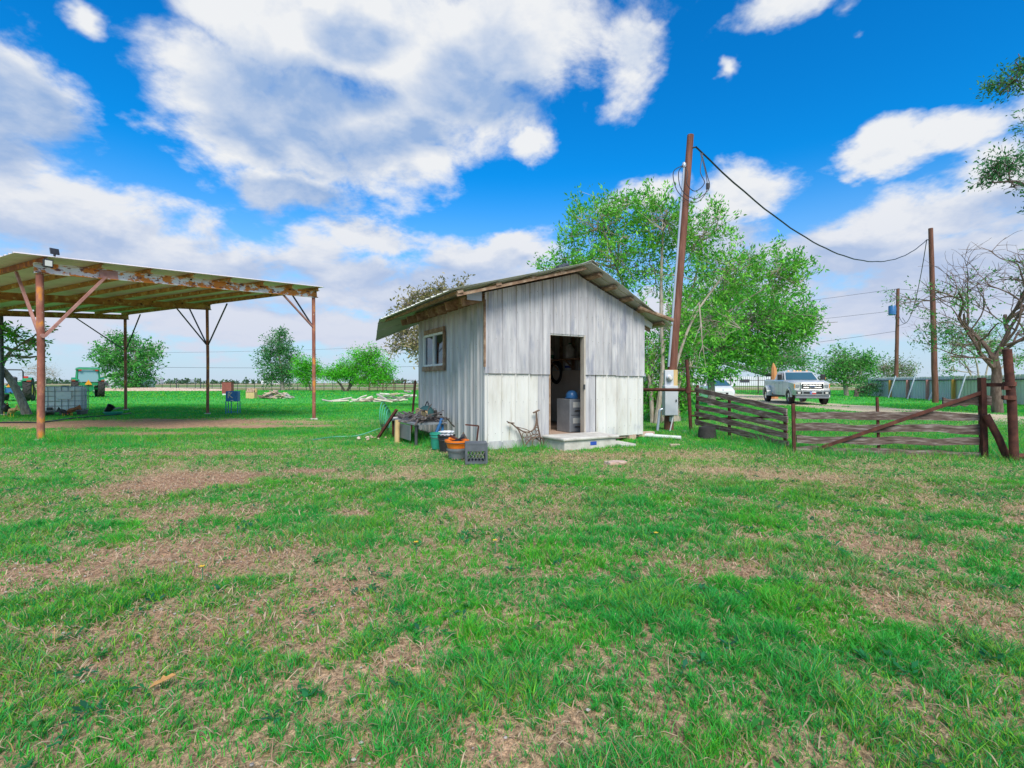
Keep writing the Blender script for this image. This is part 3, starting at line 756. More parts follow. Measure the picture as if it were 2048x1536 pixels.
# ------------------------------------------------------------------ shed
def Sh(u, v, z=0.0): return SHED_A + SU * u + SV * v + V((0, 0, z))
UR = 2.05                                         # ridge position along the front
def wall_top(u): return 3.50 + .27 * (u - UR) if u < UR else 3.50 - .40 * (u - UR)
def roof_z(u): return 3.62 + .27 * (u - UR) if u < UR else 3.62 - .42 * (u - UR)
SHW, SHD = 3.92, 3.85
def shed():
    t = thing('shed', 'small grey corrugated metal shed with gable roof, open doorway and cream lower panels', 'shed', SHED_A)
    Z = V((0, 0, 1)); FN = -SV; LN = -SU
    d0, d1, dz = 1.40, 2.29, 2.24
    lap = 1.45
    # front, upper sheets
    def fsheet(x0, x1, z0, z1, m, off, name='wall_panel', **k):
        return MB().sheet(Sh(0, 0) + FN * off, SU, Z, FN, x0, x1, z0, z1, **k).build(name, m, t)
    fsheet(-.05, .94, lap - .02, wall_top, 'galvanized', .035, period=.305)
    fsheet(.93, d0 + .005, lap - .03, wall_top, 'galvanized', .031, period=.29, phase=.05)
    fsheet(d0 + .006, d1, dz, lambda u: wall_top(u), 'galvanized', .035, period=.21, depth=.022)
    fsheet(d1 + .001, 3.12, lap - .03, wall_top, 'galvanized', .033, period=.21, depth=.022, phase=.03)
    fsheet(3.11, SHW + .03, lap - .045, wall_top, 'galvanized', .037, period=.21, depth=.022)
    # front, lower sheets
    fsheet(-.03, 1.13, .13, lap + .02, 'white_sheet', .0, period=.30, depth=.032)
    fsheet(1.135, d0 - .005, .04, lap + .03, 'galvanized', .004, period=.2, depth=.02)
    fsheet(d1 + .005, 2.57, .10, lap + .02, 'galvanized', .004, period=.2, depth=.02)
    fsheet(2.575, SHW + .02, .10, lap + .0, 'white_sheet', .0, period=.305, depth=.034, phase=.1)
    fsheet(-.02, 1.2, .0, .155, 'galvanized', .012, name='skirt', period=.3, depth=.01)
    # left side, four sheets
    ph = 0
    for k in range(4):
        v0, v1 = k * .96, min((k + 1) * .96 + .02, SHD)
        if k in (2, 3):
            w0, w1 = 2.06, 3.36
            a, b = max(v0, w0), min(v1, w1)
            if v0 < w0: MB().sheet(Sh(0, 0) + LN * (.0 + .003 * (k % 2)), SV, Z, LN, v0, w0, .08, 2.79, .3, .042).build('wall_panel', 'galvanized_side', t)
            MB().sheet(Sh(0, 0) + LN * (.001 + .003 * (k % 2)), SV, Z, LN, a, b, .08, 1.66, .3, .042).build('wall_panel', 'galvanized_side', t)
            MB().sheet(Sh(0, 0) + LN * (.001 + .003 * (k % 2)), SV, Z, LN, a, b, 2.38, 2.79, .3, .042).build('wall_panel', 'galvanized_side', t)
            if v1 > w1: MB().sheet(Sh(0, 0) + LN * .0, SV, Z, LN, w1, v1, .08, 2.79, .3, .042).build('wall_panel', 'galvanized_side', t)
        else:
            MB().sheet(Sh(0, 0) + LN * (.003 * (k % 2)), SV, Z, LN, v0, v1, .08, 2.79, .3, .042).build('wall_panel', 'galvanized_side', t)
    # right and back walls
    for k in range(4):
        MB().sheet(Sh(SHW, 0) + SU * (.003 * (k % 2)), SV, Z, SU, k * .96, min(k * .96 + .97, SHD), .08, 2.68, .3, .03).build('wall_panel', 'galvanized_side', t)
        u0, u1 = k * .98, min(k * .98 + .99, SHW)
        if k < 2:                                                  # opening for the added, unseen back window that lets light in
            MB().sheet(Sh(0, SHD) + SV * (.003 * (k % 2)), SU, Z, SV, u0, u1, .08, 1.45, .3, .03).build('wall_panel', 'galvanized_side', t)
            MB().sheet(Sh(0, SHD) + SV * (.003 * (k % 2)), SU, Z, SV, u0, u1, 2.42, wall_top, .3, .03).build('wall_panel', 'galvanized_side', t)
        else: MB().sheet(Sh(0, SHD) + SV * (.003 * (k % 2)), SU, Z, SV, u0, u1, .08, wall_top, .3, .03).build('wall_panel', 'galvanized_side', t)
    nails = MB()
    for z in (1.52, 2.1, 2.62, 3.02):
        for k in range(26):
            u = .02 + k * .152
            if z > wall_top(u) - .08 or (d0 - .04 < u < d1 + .04 and z < dz): continue
            nails.box(Sh(u, 0, z + random.uniform(-.03, .03)) + FN * .066, (.010, .008, .010))
    for z in (.3, .9, 1.38):
        for k in range(26):
            u = .02 + k * .152
            if d0 - .06 < u < d1 + .06: continue
            nails.box(Sh(u, 0, z + random.uniform(-.02, .02)) + FN * .036, (.010, .008, .010))
    for z in (.4, 1.2, 2.0, 2.7):
        for k in range(13):
            v = .05 + k * .3
            if 1.9 < v < 3.5 and 1.5 < z < 2.5: continue
            nails.box(Sh(0, v, z + random.uniform(-.02, .02)) + LN * .042, (.010, .014, .014))
    nails.build('nail_heads', 'nail_grey', t, kind='stuff')
    # corner posts, plate, floor
    for (u, v) in ((.07, .06), (SHW - .06, .06), (.06, SHD - .06), (SHW - .06, SHD - .06)):
        MB().beam(Sh(u, v, .05), Sh(u, v, 2.76), .09, .09, SU).build('corner_post', 'old_lumber', t)
    MB().beam(Sh(-.045, -.012, 1.55), Sh(-.045, -.012, 2.80), .03, .05, SV).build('corner_trim', 'old_lumber', t)
    o = MB(); o.loft([[Sh(.05, .04, z), Sh(SHW - .04, .04, z), Sh(SHW - .04, SHD - .05, z), Sh(.05, SHD - .05, z)] for z in (.04, .16)]); o.build('floor', 'floor_wood', t)
    for k in range(5): MB().box(Sh(.35 + k * .82, .1, .03), (.2, .2, .16), Matrix.Rotation(.51, 3, 'Z')).build('pier_block', 'brick_rubble', t)
    # rafters (tails show under the left eave and the right eave)
    for k in range(7):
        v = .10 + k * .60
        e = random.uniform(-.05, .05)
        MB().beam(Sh(-.50 + e, v, roof_z(-.5) - .20), Sh(UR, v, roof_z(UR) - .20), .045, .15).build('rafter', 'old_lumber', t)
        MB().beam(Sh(UR, v + .05, roof_z(UR) - .20), Sh(4.30, v + .05, roof_z(4.3) - .18), .045, .14).build('rafter', 'old_lumber', t)
    MB().beam(Sh(-.0, .0, 2.835), Sh(-.0, SHD, 2.835), .04, .09).build('wall_plate', 'old_lumber', t)
    MB().beam(Sh(-.30, .10, 2.825), Sh(-.30, 3.85, 2.825), .03, .09).build('fascia_board', 'old_lumber', t)
    MB().box(Sh(-.24, .02, 2.86), (.30, .02, .17), Matrix.Rotation(.51, 3, 'Z')).build('wire_screen', 'conduit_steel', t)
    MB().box(Sh(4.12, .08, 2.62), (.36, .03, .13), Matrix.Rotation(.51, 3, 'Z') @ Matrix.Rotation(.39, 3, 'Y')).build('eave_block', 'window_white', t)
    # purlins under the sheets, ends reaching out over the front
    for u, o_ in ((-.75, .5), (.0, .45), (.75, .5), (1.4, .45), (1.92, .42), (2.35, .40), (2.80, .38), (3.28, .34), (3.75, .26), (4.35, .2)):
        zz = roof_z(u) - .055
        b_ = SHD + .6
        MB().beam(Sh(u, -o_ + random.uniform(-.05, .03), zz), Sh(u, b_, zz), .11, .045, V((SU.x * -.27, SU.y * -.27, 1)) if u < UR else V((SU.x * .42, SU.y * .42, 1))).build('purlin', 'old_lumber', t)
    MB().beam(Sh(-.80, -.47, roof_z(-.8) - .10), Sh(1.98, -.44, roof_z(1.98) - .075), .03, .05).build('verge_board', 'old_lumber', t)
    MB().tube([Sh(3.55, -.28, roof_z(3.55) - .10), Sh(4.55, -.30, roof_z(4.55) + .10)], .045, 8).build('loose_pole', 'old_lumber', t, True)
    # roof sheets
    for side in (0, 1):
        if side == 0:
            sl = math.atan(.27); ld = V((-SU.x * math.cos(sl), -SU.y * math.cos(sl), -math.sin(sl))); nr = V((-SU.x * math.sin(sl), -SU.y * math.sin(sl), math.cos(sl))); ln = 3.02 / math.cos(sl)
        else:
            sl = math.atan(.42); ld = V((SU.x * math.cos(sl), SU.y * math.cos(sl), -math.sin(sl))); nr = V((SU.x * math.sin(sl), SU.y * math.sin(sl), math.cos(sl))); ln = 2.55 / math.cos(sl)
        org = Sh(UR, 0, 3.62)
        for k in range(6):
            v0 = -.56 + k * .875; v1 = v0 + .89
            if side == 1 and k == 0:
                # front sheet is cut askew: less overhang at the eave
                l0 = 0.0; mb = MB(); mb.sheet(org, SV, ld, nr, v0 + .02, v1, lambda x: 0, lambda x: min(ln, max(.25, ln * (x + .60) / .34)), .29, .024, minor=False)
            else:
                mb = MB(); e = random.uniform(-.03, .03); mb.sheet(org + nr * (.004 * (k % 2)), SV, ld, nr, v0, v1, 0, ln + e, .29, .024, minor=False)
            if side == 0 and k == 5:                               # far corner bent down
                q = []
                for p in mb.v:
                    p = V(p); r = p - org; dl = r.dot(ld); dv = r.dot(SV)
                    w_ = max(0, (dl - 2.55) / .6) * max(0, (dv - 3.9) / .75)
                    q.append(tuple(p - V((0, 0, .42 * w_ ** 1.2)) - SV * (.10 * w_) + SU * (.1 * w_)))
                mb.v = q
            mb.build('roof_panel', 'roof_sheet', t)
    MB().loft([[Sh(UR - .17, v, 3.60), Sh(UR, v, 3.672), Sh(UR + .17, v, 3.585), Sh(UR + .17, v, 3.592), Sh(UR, v, 3.680), Sh(UR - .17, v, 3.607)] for v in (-.57, 4.7)]).build('ridge_cap', 'roof_sheet', t)
    b = MB()
    for k in range(5): b.tube(curve([Sh(UR - .3 + .1 * k, .2 + .12 * k, 3.60 + .03), Sh(UR, .3 + .15 * k, 3.74), Sh(UR + .2, .4 + .1 * k, 3.62)], 4), .05, 6)
    b.build('roof_tarp', 'fabric_dark', t)
    # screws along the left eave
    s_ = MB()
    for k in range(17): s_.tube([Sh(-.86, -.45 + k * .30, roof_z(-.86) + .01), Sh(-.86, -.45 + k * .30, roof_z(-.86) + .05)], .012, 5)
    s_.build('roof_screws', 'dark_metal', t, kind='stuff')
    # door opening: frame
    fr = MB(); fr.beam(Sh(d1 - .018, .03, .16), Sh(d1 - .018, .03, dz), .035, .13, SV); fr.build('door_jamb', 'jamb_wood', t)
    MB().beam(Sh(d0 + .012, .03, .16), Sh(d0 + .012, .03, dz), .025, .09, SV).build('door_jamb', 'old_lumber', t)
    MB().beam(Sh(d0, .03, dz - .012), Sh(d1, .03, dz - .012), .10, .025).build('door_head', 'window_white', t)
    MB().box(Sh(d1 - .035, -.038, 1.17), (.035, .02, .10), Matrix.Rotation(.51, 3, 'Z')).build('latch_plate', 'dark_metal', t)
    # window on the left wall
    wz0, wz1, wv0, wv1 = 1.66, 2.38, 2.06, 3.36
    win = MB()
    for a, b_ in (((wv0, wz0), (wv1, wz0)), ((wv0, wz1), (wv1, wz1)), ((wv0, wz0), (wv0, wz1)), ((wv1, wz0), (wv1, wz1)), ((2.71, wz0), (2.71, wz1))):
        win.beam(Sh(-.01, a[0], a[1]), Sh(-.01, b_[0], b_[1]), .055, .055, SU)
    win = win.build('window', 'window_white', t)
    for a, b_ in ((wv0, 2.71), (2.71, wv1)):
        MB().box(Sh(.01, (a + b_) / 2, (wz0 + wz1) / 2), (.008, b_ - a, wz1 - wz0), Matrix.Rotation(math.atan2(SU.y, SU.x), 3, 'Z')).build('pane', 'window_glass', win)
    for a, b_, h in (((wv0 - .07, wz1 + .075), (wv1 - .1, wz1 + .075), .10), ((wv0 - .09, wz0 - .075), (wv1 + .02, wz0 - .075), .11)):
        MB().beam(Sh(-.045, *a), Sh(-.045, *b_), .05, h, V((0, 0, 1))).build('trim', 'old_lumber', win)
    MB().beam(Sh(-.045, wv0 - .062, wz0 - .02), Sh(-.045, wv0 - .062, wz1 + .02), .05, .06, SV).build('trim', 'old_lumber', win)
    added_window = MB()  # added back window, unseen: a guess, put in to brighten the interior
    for a, b_ in (((.1, 1.47), (1.95, 1.47)), ((.1, 2.40), (1.95, 2.40)), ((.13, 1.47), (.13, 2.40)), ((1.92, 1.47), (1.92, 2.40)), ((1.02, 1.47), (1.02, 2.40))): added_window.beam(Sh(a[0], SHD - .01, a[1]), Sh(b_[0], SHD - .01, b_[1]), .05, .05, SV)
    added_window = added_window.build('window', 'window_white', t)
    for a, b_ in ((.13, 1.02), (1.02, 1.92)): MB().box(Sh((a + b_) / 2, SHD - .01, 1.935), (b_ - a, .008, .93), Matrix.Rotation(math.atan2(SU.y, SU.x), 3, 'Z')).build('pane', 'window_glass', added_window)
    # inside lining of the right wall seen through the doorway
    R = Matrix.Rotation(math.atan2(SU.y, SU.x), 3, 'Z')
    MB().box(Sh(SHW - .05, 1.93, .88), (.02, 3.6, 1.42), R).build('lining_panel', 'plywood', t)
    MB().box(Sh(2.0, SHD - .06, .80), (3.7, .02, 1.26), R).build('lining_panel', 'plywood', t)
    for k in range(7): MB().beam(Sh(SHW - .05, .3 + k * .56, 1.6), Sh(SHW - .05, .3 + k * .56, 2.66), .045, .07, SU).build('stud', 'old_lumber', t)
    # concrete step
    st = thing('concrete_step', 'pale cast concrete doorstep with rounded lip and small blue sticker', 'step', Sh(1.9, -.33))
    MB().loft([[Sh(u, v, z) for u, v in ((1.25, -.04), (1.25, -.74), (2.50, -.74), (2.50, -.04))] for z in (-.06, .165)]).build('riser', 'concrete', st, bevel=.015)
    MB().loft([[Sh(u, v, z) for u, v in ((1.20, -.04), (1.20, -.79), (2.55, -.79), (2.55, -.04))] for z in (.167, .225)]).build('tread', 'concrete', st, bevel=.022)
    MB().box(Sh(1.93, -.743, .09), (.15, .006, .07), R).build('sticker', 'plate_blue', st)
    MB().loft([[Sh(u, v, z) for u, v in ((2.56, -.25), (2.53, -.88), (2.88, -.90), (2.95, -.3))] for z in (-.03, .04)]).build('side_slab', 'concrete', st, bevel=.01)
    # things kept inside
    s2 = thing('wall_shelf', 'long wooden shelf on the inside shed wall above the plywood', 'shelf', Sh(SHW - .2, 2.9, 1.86))
    MB().box(Sh(SHW - .22, 2.55, 1.88), (.30, 2.4, .03), R).build('board', 'old_lumber', s2)
    for v in (1.7, 2.5, 3.2): MB().beam(Sh(SHW - .08, v, 1.62), Sh(SHW - .34, v, 1.865), .03, .03).build('bracket', 'old_lumber', s2)
    def jug(v, u, h, r, m, label):
        j = thing('jug', label, 'jug', Sh(u, v, 1.895))
        MB().lathe([(r * .9, 0), (r, .02), (r, h * .62), (r * .55, h * .82), (r * .3, h * .88), (r * .3, h * .95)], Sh(u, v, 1.895), 12).build('body', m, j, True)
        MB().lathe([(r * .34, 0), (r * .34, h * .07)], Sh(u, v, 1.895 + h * .955), 10).build('cap', 'green_plastic', j)
        MB().tube(curve([Sh(u - r * .6, v, 1.895 + h * .66), Sh(u - r * 1.05, v, 1.895 + h * .78), Sh(u - r * .3, v, 1.895 + h * .9)], 4), .012, 6).build('handle', m, j)
    jug(3.55, SHW - .24, .42, .10, 'milky_plastic', 'tall milky plastic jug at the dark end of the shelf')
    jug(3.30, SHW - .26, .34, .09, 'milky_plastic', 'shorter milky jug with green label beside coiled hose')
    jug(2.42, SHW - .24, .40, .12, 'paper_white', 'white jug on the shelf above the small blue tin')
    MB().lathe([(.092, 0), (.092, .10)], Sh(SHW - .26, 3.30, 1.93), 12).build('paper_label', 'green_plastic', [o for o in bpy.data.objects if o.name.startswith('jug')][1])
    tin = thing('paint_tin', 'small white and blue tin under the shelf', 'tin', Sh(SHW - .16, 2.62, 1.60))
    MB().lathe([(.085, 0), (.085, .19), (.078, .20)], Sh(SHW - .16, 2.62, 1.60), 14).build('can', 'paper_white', tin, True); MB().lathe([(.087, 0), (.087, .06)], Sh(SHW - .16, 2.62, 1.655), 14).build('band', 'plate_blue', tin, True)
    hs = thing('coiled_hose', 'black hose coil hanging below the shelf on inside wall', 'hose', Sh(SHW - .12, 3.2, 1.55))
    b = MB()
    for k in range(6):
        rr = .25 + .018 * math.sin(k * 2.1); c = Sh(SHW - .13 - .02 * (k % 3), 3.2 + .015 * math.sin(k * 3), 1.58 - .012 * k)
        b.tube([c + SV * (math.cos(a) * rr) + V((0, 0, math.sin(a) * rr * 1.12)) for a in np.linspace(0, 2 * PI, 25)], .016, 6, False)
    b.build('coil', 'wire_black', hs, True); MB().beam(Sh(SHW - .02, 3.2, 1.80), Sh(SHW - .22, 3.2, 1.80), .025, .025).build('peg', 'old_lumber', hs)
    ls = MB().beam(Sh(SHW - .62, 3.42, .17), Sh(SHW - .12, 3.66, 1.30), .06, .03).build('leaning_batten', 'new_lumber')
    tag(ls, 'pale wooden batten leaning against the inside plywood wall', 'batten')
    cb = thing('filing_cabinet', 'low grey two-drawer metal cabinet just inside the shed doorway', 'cabinet', Sh(2.5, .75, .16))
    MB().box(Sh(2.52, .80, .53), (.42, .50, .73), R).build('carcass', 'cabinet_grey', cb, bevel=.01)
    for k in range(2):
        dr = MB().box(Sh(2.52, .544, .35 + .35 * k), (.37, .012, .31), R).build('drawer', 'cabinet_grey', cb, bevel=.004)
        MB().box(Sh(2.49, .536, .42 + .35 * k), (.20, .008, .12), R).build('label_card', 'cabinet_label', dr); MB().box(Sh(2.50, .53, .29 + .35 * k), (.14, .02, .02), R).build('handle', 'chrome', dr)
    hm = thing('helmet', 'round blue helmet resting on the low grey cabinet', 'helmet', Sh(2.52, .76, .90))
    MB().lathe([(.135, 0), (.14, .06), (.12, .13), (.07, .175), (.01, .19)], Sh(2.52, .76, .898), 16).build('shell', 'blue_enamel', hm, True); MB().box(Sh(2.41, .70, .92), (.10, .20, .02), R).build('brim', 'blue_enamel', hm)
shed()
# ------------------------------------------------------------------ poles and wires
def pole(name, label, p0, p1, r0, r1, group=None):
    t = thing(name, label, 'utility pole', p0)
    n = 10; pts = [V(p0).lerp(V(p1), i / n) + V((random.gauss(0, .006), random.gauss(0, .006), 0)) for i in range(n + 1)]
    pts[0] = pts[0] - V((0, 0, .15))
    MB().tube(pts, [r0 + (r1 - r0) * i / n for i in range(n + 1)], 14).build('shaft', 'creosote_pole', t, True)
    return t
A0 = V((4.16, 13.35, 0)); A1 = V((4.80, 13.45, 7.92))
def service_pole():
    t = pole('utility_pole', 'leaning brown service pole with steel conduit and meter beside the shed', A0, A1, .125, .085)
    ax = (A1 - A0).normalized(); L = lambda z: A0 + ax * (z / ax.z)
    off = V((-.135, -.10, 0))
    pts = [L(1.68) + off * 1.05] + [L(z) + off for z in (2.4, 3.6, 4.8, 6.0, 7.0)]
    c = MB().tube(pts, .030, 8).build('conduit', 'conduit_steel', t, True)
    for z in (3.0, 4.6, 6.1): MB().tube([L(z) + off * .5 + V((-.12, 0, 0)), L(z) + off * .5 + V((.10, -.03, 0))], .012, 6).build('strap', 'dark_metal', t)
    MB().lathe([(.045, 0), (.06, .05), (.05, .11), (.02, .14)], L(7.0) + off, 10).build('weatherhead', 'conduit_steel', t, True)
    # meter on its board
    R = Matrix.Rotation(.12, 3, 'Z')
    q = L(1.38) + V((-.10, -.16, 0))
    MB().box(q + V((.05, .05, 0)), (.34, .04, .44), R).build('meter_board', 'new_lumber', t)
    mb_ = MB().box(q + V((-.05, -.045, 0)), (.24, .10, .42), R).build('meter_box', 'box_grey', t, bevel=.01)
    rx = Matrix.Rotation(PI / 2, 3, 'X')
    MB().lathe([(.085, 0), (.085, .05), (.07, .06)], q + V((-.05, -.095, .0)), 16, R @ rx).build('meter_ring', 'conduit_steel', mb_, True)
    MB().lathe([(.066, 0), (.062, .05), (.04, .075), (.005, .08)], q + V((-.05, -.155, .0)), 16, R @ rx).build('meter_glass', 'lamp_glass', mb_, True)
    # breaker panel
    pc = L(.80) + V((-.08, -.24, -.01))
    bx = MB().box(pc, (.36, .20, .78), R).build('breaker_box', 'box_grey', t, bevel=.012)
    MB().box(pc + V((0, -.106, -.01)), (.33, .01, .73), R).build('cover', 'box_grey', bx, bevel=.004); MB().box(pc + V((.13, -.115, .0)), (.03, .012, .06), R).build('latch', 'dark_metal', bx)
    MB().beam(pc + V((0, .10, .2)), pc + V((.06, .20, .2)), .3, .3).build('standoff', 'creosote_pole', bx)
    MB().box(L(.30) + V((.02, -.16, 0)), (.09, .07, .13), R).build('outlet_box', 'box_grey', t, bevel=.008)
    MB().tube(curve([pc + V((-.20, -.02, -.22)), pc + V((-.27, -.02, -.26)), pc + V((-.30, -.03, -.45)), pc + V((-.36, -.08, -.85)), V((pc.x - .36, pc.y - .08, -.02))], 5), .035, 8).build('drain_conduit', 'conduit_steel', t, True)
    MB().tube([pc + V((.08, -.03, -.40)), V((pc.x - .02, pc.y - .05, -.02))], .018, 8).build('ground_conduit', 'pvc_white', t, True)
    # drip loops at the head
    w = thing('wire_loops', 'dark drip loops of cable hanging at the head of leaning pole', 'cable', L(6.6))
    hd = L(7.08) + off
    at_ = L(7.55) + V((.14, -.1, 0))
    for k, (sx, dz, ex) in enumerate(((-.32, 1.05, .55), (-.18, .95, .62), (.06, .75, .50))):
        mid = V((sx * .6 + ex * .4, -.1, -dz))
        MB().tube(curve([hd, hd + V((sx, -.08, -.25)), hd + V((sx * .6, -.1, -dz * .75)), hd + V((.25, -.1, -dz)), hd + V((ex, -.1, -dz * .72)), hd + V((ex - .05 * k, -.08, -dz * .3)), at_ + V((.12 + .03 * k, 0, -.16))], 6), .011, 5, False).build('loop', 'wire_black', w, True)
    for ex in (.56, .60): MB().lathe([(.022, 0), (.022, .16)], hd + V((ex, -.1, -.70)), 6).build('splice', 'wire_black', w)
    MB().tube([L(7.55), at_], .02, 6).build('insulator', 'dark_metal', w)
    return at_
WIRE_A = service_pole()
B0 = V((27.1, 32.0, 0)); B1 = V((26.8, 32.0, 11.15))
pole('utility_pole', 'bare straight brown pole carrying the sagging service cable by metal fence', B0, B1, .17, .125)
D0 = V((35.7, 46.5, 0)); D1 = V((35.9, 46.5, 10.0))
def transformer_pole():
    t = pole('utility_pole', 'brown pole with blue transformer can standing behind the metal fence', D0, D1, .17, .13)
    c = D1 + V((-.62, -.1, -2.0))
    cn = MB().lathe([(.27, -.45), (.30, -.42), (.30, .36), (.27, .42), (.08, .46)], c, 14).build('transformer', 'blue_enamel', t, True)
    MB().lathe([(.05, 0), (.07, .1), (.04, .2), (.06, .3), (.03, .36)], c + V((.05, 0, .45)), 8).build('bushing', 'cabinet_label', cn, True)
    MB().beam(c + V((.3, 0, .1)), D1 + V((0, 0, -1.9)), .08, .3).build('hanger', 'dark_metal', t)
    MB().beam(D1 + V((-.35, 0, -.05)), D1 + V((.12, 0, .05)), .05, .05).build('arm', 'dark_metal', t)
    MB().tube(curve([D1 + V((-.3, -.05, -.05)), D1 + V((-.75, -.05, -.7)), c + V((.05, 0, .8))], 6), .02, 5, False).build('jumper', 'wire_black', t)
    MB().tube(curve([c + V((0, -.3, -.4)), c + V((.05, -.4, -1.0)), D1 + V((-.15, -.2, -3.4)), D1 + V((.5, -.2, -3.2)), D1 + V((.25, -.2, -2.7))], 6), .02, 5, False).build('lead', 'wire_black', t)
transformer_pole()
def wire(pts, r, label, group=None):
    o = MB().tube(pts, r, 6, False).build('overhead_wire', 'wire_black', None, True); tag(o, label, 'wire', group)
tp = B1 + V((-.3, -.05, -.75))
cab = sag(WIRE_A, tp, 2.15, 40)
cab = [p + V((0, 0, .012 * math.sin(i * 1.9))) for i, p in enumerate(cab)]
wire(cab, .024, 'thick black service cable sagging from leaning pole to the tall bare pole')
wire([tp, B1 + V((0, 0, -.75))], .03, 'short cable tie at the top of the tall bare pole')
wire(sag(tp, D1 + V((0, -.15, -2.6)), 2.4, 30), .022, 'thin dark cable drooping from bare pole to transformer pole')
wire(sag(D1 + V((-.3, 0, -.02)), V((-20, 120, 11.5)), .8, 20), .014, 'thin upper line strung from transformer pole across to distant pasture')
wire(sag(D1 + V((0, 0, -2.0)), V((-18, 120, 9.6)), .9, 20), .014, 'thin lower line strung from transformer pole across to distant pasture')
wire(sag(D1 + V((0, 0, -3.9)), V((8, 60, 4.0)), .6, 20), .016, 'dark low line running from transformer pole behind the leafy tree')
wire(sag(D1, V((90, 60, 11)), .6, 16), .014, 'thin line leaving transformer pole over the metal fence')
wire(sag(V((-75, 95, 4.35)), V((-12, 95, 4.5)), .3, 20), .03, 'low dark line crossing the sky beyond the round tree')
wire(sag(V((-75, 100, 7.3)), V((-10, 100, 9.2)), .4, 20), .02, 'faint line crossing the sky above the mesquite')

# ------------------------------------------------------------------ gates
def plank(a, b, h, t_, parent, name='plank', wob=.02):
    """weathered board with an uneven, split edge"""
    a, b = V(a), V(b); n = 9; d = (b - a).normalized(); side = d.cross(V((0, 0, 1))).normalized()
    rings = []
    for i in range(n + 1):
        c = a.lerp(b, i / n) + V((0, 0, random.gauss(0, wob * .25)))
        up = h / 2 + random.gauss(0, wob * .35); dn = h / 2 + random.gauss(0, wob * .35)
        if i in (0, n): c = c + d * random.uniform(-.03, .03)
        rings.append([c + side * t_ / 2 + V((0, 0, up)), c - side * t_ / 2 + V((0, 0, up)), c - side * t_ / 2 - V((0, 0, dn)), c + side * t_ / 2 - V((0, 0, dn))])
    return MB().loft(rings).build(name, 'grey_plank', parent, normals=True)
def gates():
    a = V((4.47, 12.2, 0)); b = V((5.36, 9.68, 0)); d = (b - a); n = V((d.y, -d.x, 0)).normalized()
    if n.y > 0: n = -n
    t = thing('plank_gate', 'sagging gate of five weathered boards tilting down from the post by the drive', 'gate', a, 0, 'old plank gates')
    for k in range(5):
        z0 = 1.09 - k * .195; z1 = .70 - k * .158
        plank(a + d * .02 + n * .03 + V((0, 0, z0)), b + n * .03 + V((0, 0, z1)), .112, .035, t)
    for f_, e0, e1, w in ((.03, .22, 1.20, .05), (.42, .08, .98, .045), (.97, -.02, .76, .05)):
        p = a + d * f_
        MB().beam(p + V((0, 0, e0)), p + V((0, 0, e1)), w, .05, d).build('stile', 'rust', t)
    MB().beam(a + d * .05 - n * .02 + V((0, 0, .38)), b - d * .06 - n * .02 + V((0, 0, .58)), .03, .045).build('diagonal_brace', 'rust', t)
    for z in (.45, 1.05): MB().tube([a + V((-.10, .02, z)), a + d * .04 + V((0, 0, z))], .022, 6).build('hinge', 'rust', t)
    p = thing('gate_post', 'slim rusty pipe post with rail hinging the sagging plank gate', 'post', a + V((-.13, .05, 0)))
    MB().tube([a + V((-.08, .05, -.1)), a + V((-.13, .05, .9)), a + V((-.19, .05, 1.82))], [.04, .045, .042], 10).build('pipe', 'rust', p, True)
    MB().tube([a + V((-.14, .05, 1.08)), a + V((-1.2, .75, 1.08)), V((1.9, 14.6, 1.06))], .04, 8).build('rail', 'rust', p, True)
    MB().lathe([(.07, 0), (.07, .16)], a + V((-.15, .05, 1.0)), 10).build('collar', 'rust', p)
    # the wide gate
    a = V((5.08, 9.0, 0)); b = V((7.93, 8.40, 0)); d = b - a; n = V((-d.y, d.x, 0)).normalized() * -1
    if n.y > 0: n = -n
    t = thing('plank_gate', 'wide gate of level weathered boards with long rusty diagonal brace', 'gate', a, 0, 'old plank gates')
    for k, (z0, z1) in enumerate(((.665, .685), (.455, .47), (.235, .245), (.04, .03))):
        plank(a + d * .01 - n * .03 + V((0, 0, z0)), b - d * .012 - n * .03 + V((0, 0, z1)), .128, .04, t, wob=.03)
    plank(a + d * .80 - n * .03 + V((0, 0, .90)), a + d * 1.045 - n * .03 + V((0, 0, .95)), .15, .04, t, wob=.05)
    MB().beam(a + V((0, 0, -.05)), a + V((-.02, 0, .88)), .055, .05, d).build('stile', 'rust', t)
    MB().beam(a + d * .475 - n * .075 + V((0, 0, -.03)), a + d * .465 - n * .075 + V((0, 0, 1.0)), .04, .035, d).build('stile', 'rust', t)
    MB().beam(b + V((0, 0, -.05)), b + V((-.04, 0, 1.34)), .10, .075, d).build('stile', 'rust', t)
    MB().beam(a + d * .13 + n * .03 + V((0, 0, .08)), b - d * .02 + n * .03 + V((0, 0, 1.09)), .035, .055).build('diagonal_brace', 'rust', t)
    MB().tube([b + V((-.06, -.1, .72)), b + V((.05, -.2, .35)), b + V((.16, -.25, -.02))], .055, 10).build('prop_pipe', 'rust', t, True)
    MB().beam(b + V((0, .02, 1.22)), V((8.06, 8.02, 1.22)), .035, .06).build('hinge_bar', 'rust', t)
    q = V((8.02, 8.0, 0))
    p = thing('gate_post', 'thick rusty pipe post with welded lugs holding the wide gate', 'post', q)
    MB().tube([q + V((0.02, 0, -.1)), q + V((-.02, 0, .9)), q + V((-.10, 0, 1.79))], .06, 14).build('pipe', 'rust', p, True)
    for z in (.98, 1.20): MB().lathe([(.085, 0), (.085, .07)], q + V((-.06, 0, z)), 12).build('collar', 'rust', p, True)
    for z in (1.02, 1.17): MB().box(q + V((-.13, -.02, z)), (.12, .05, .06)).build('lug', 'rust', p)
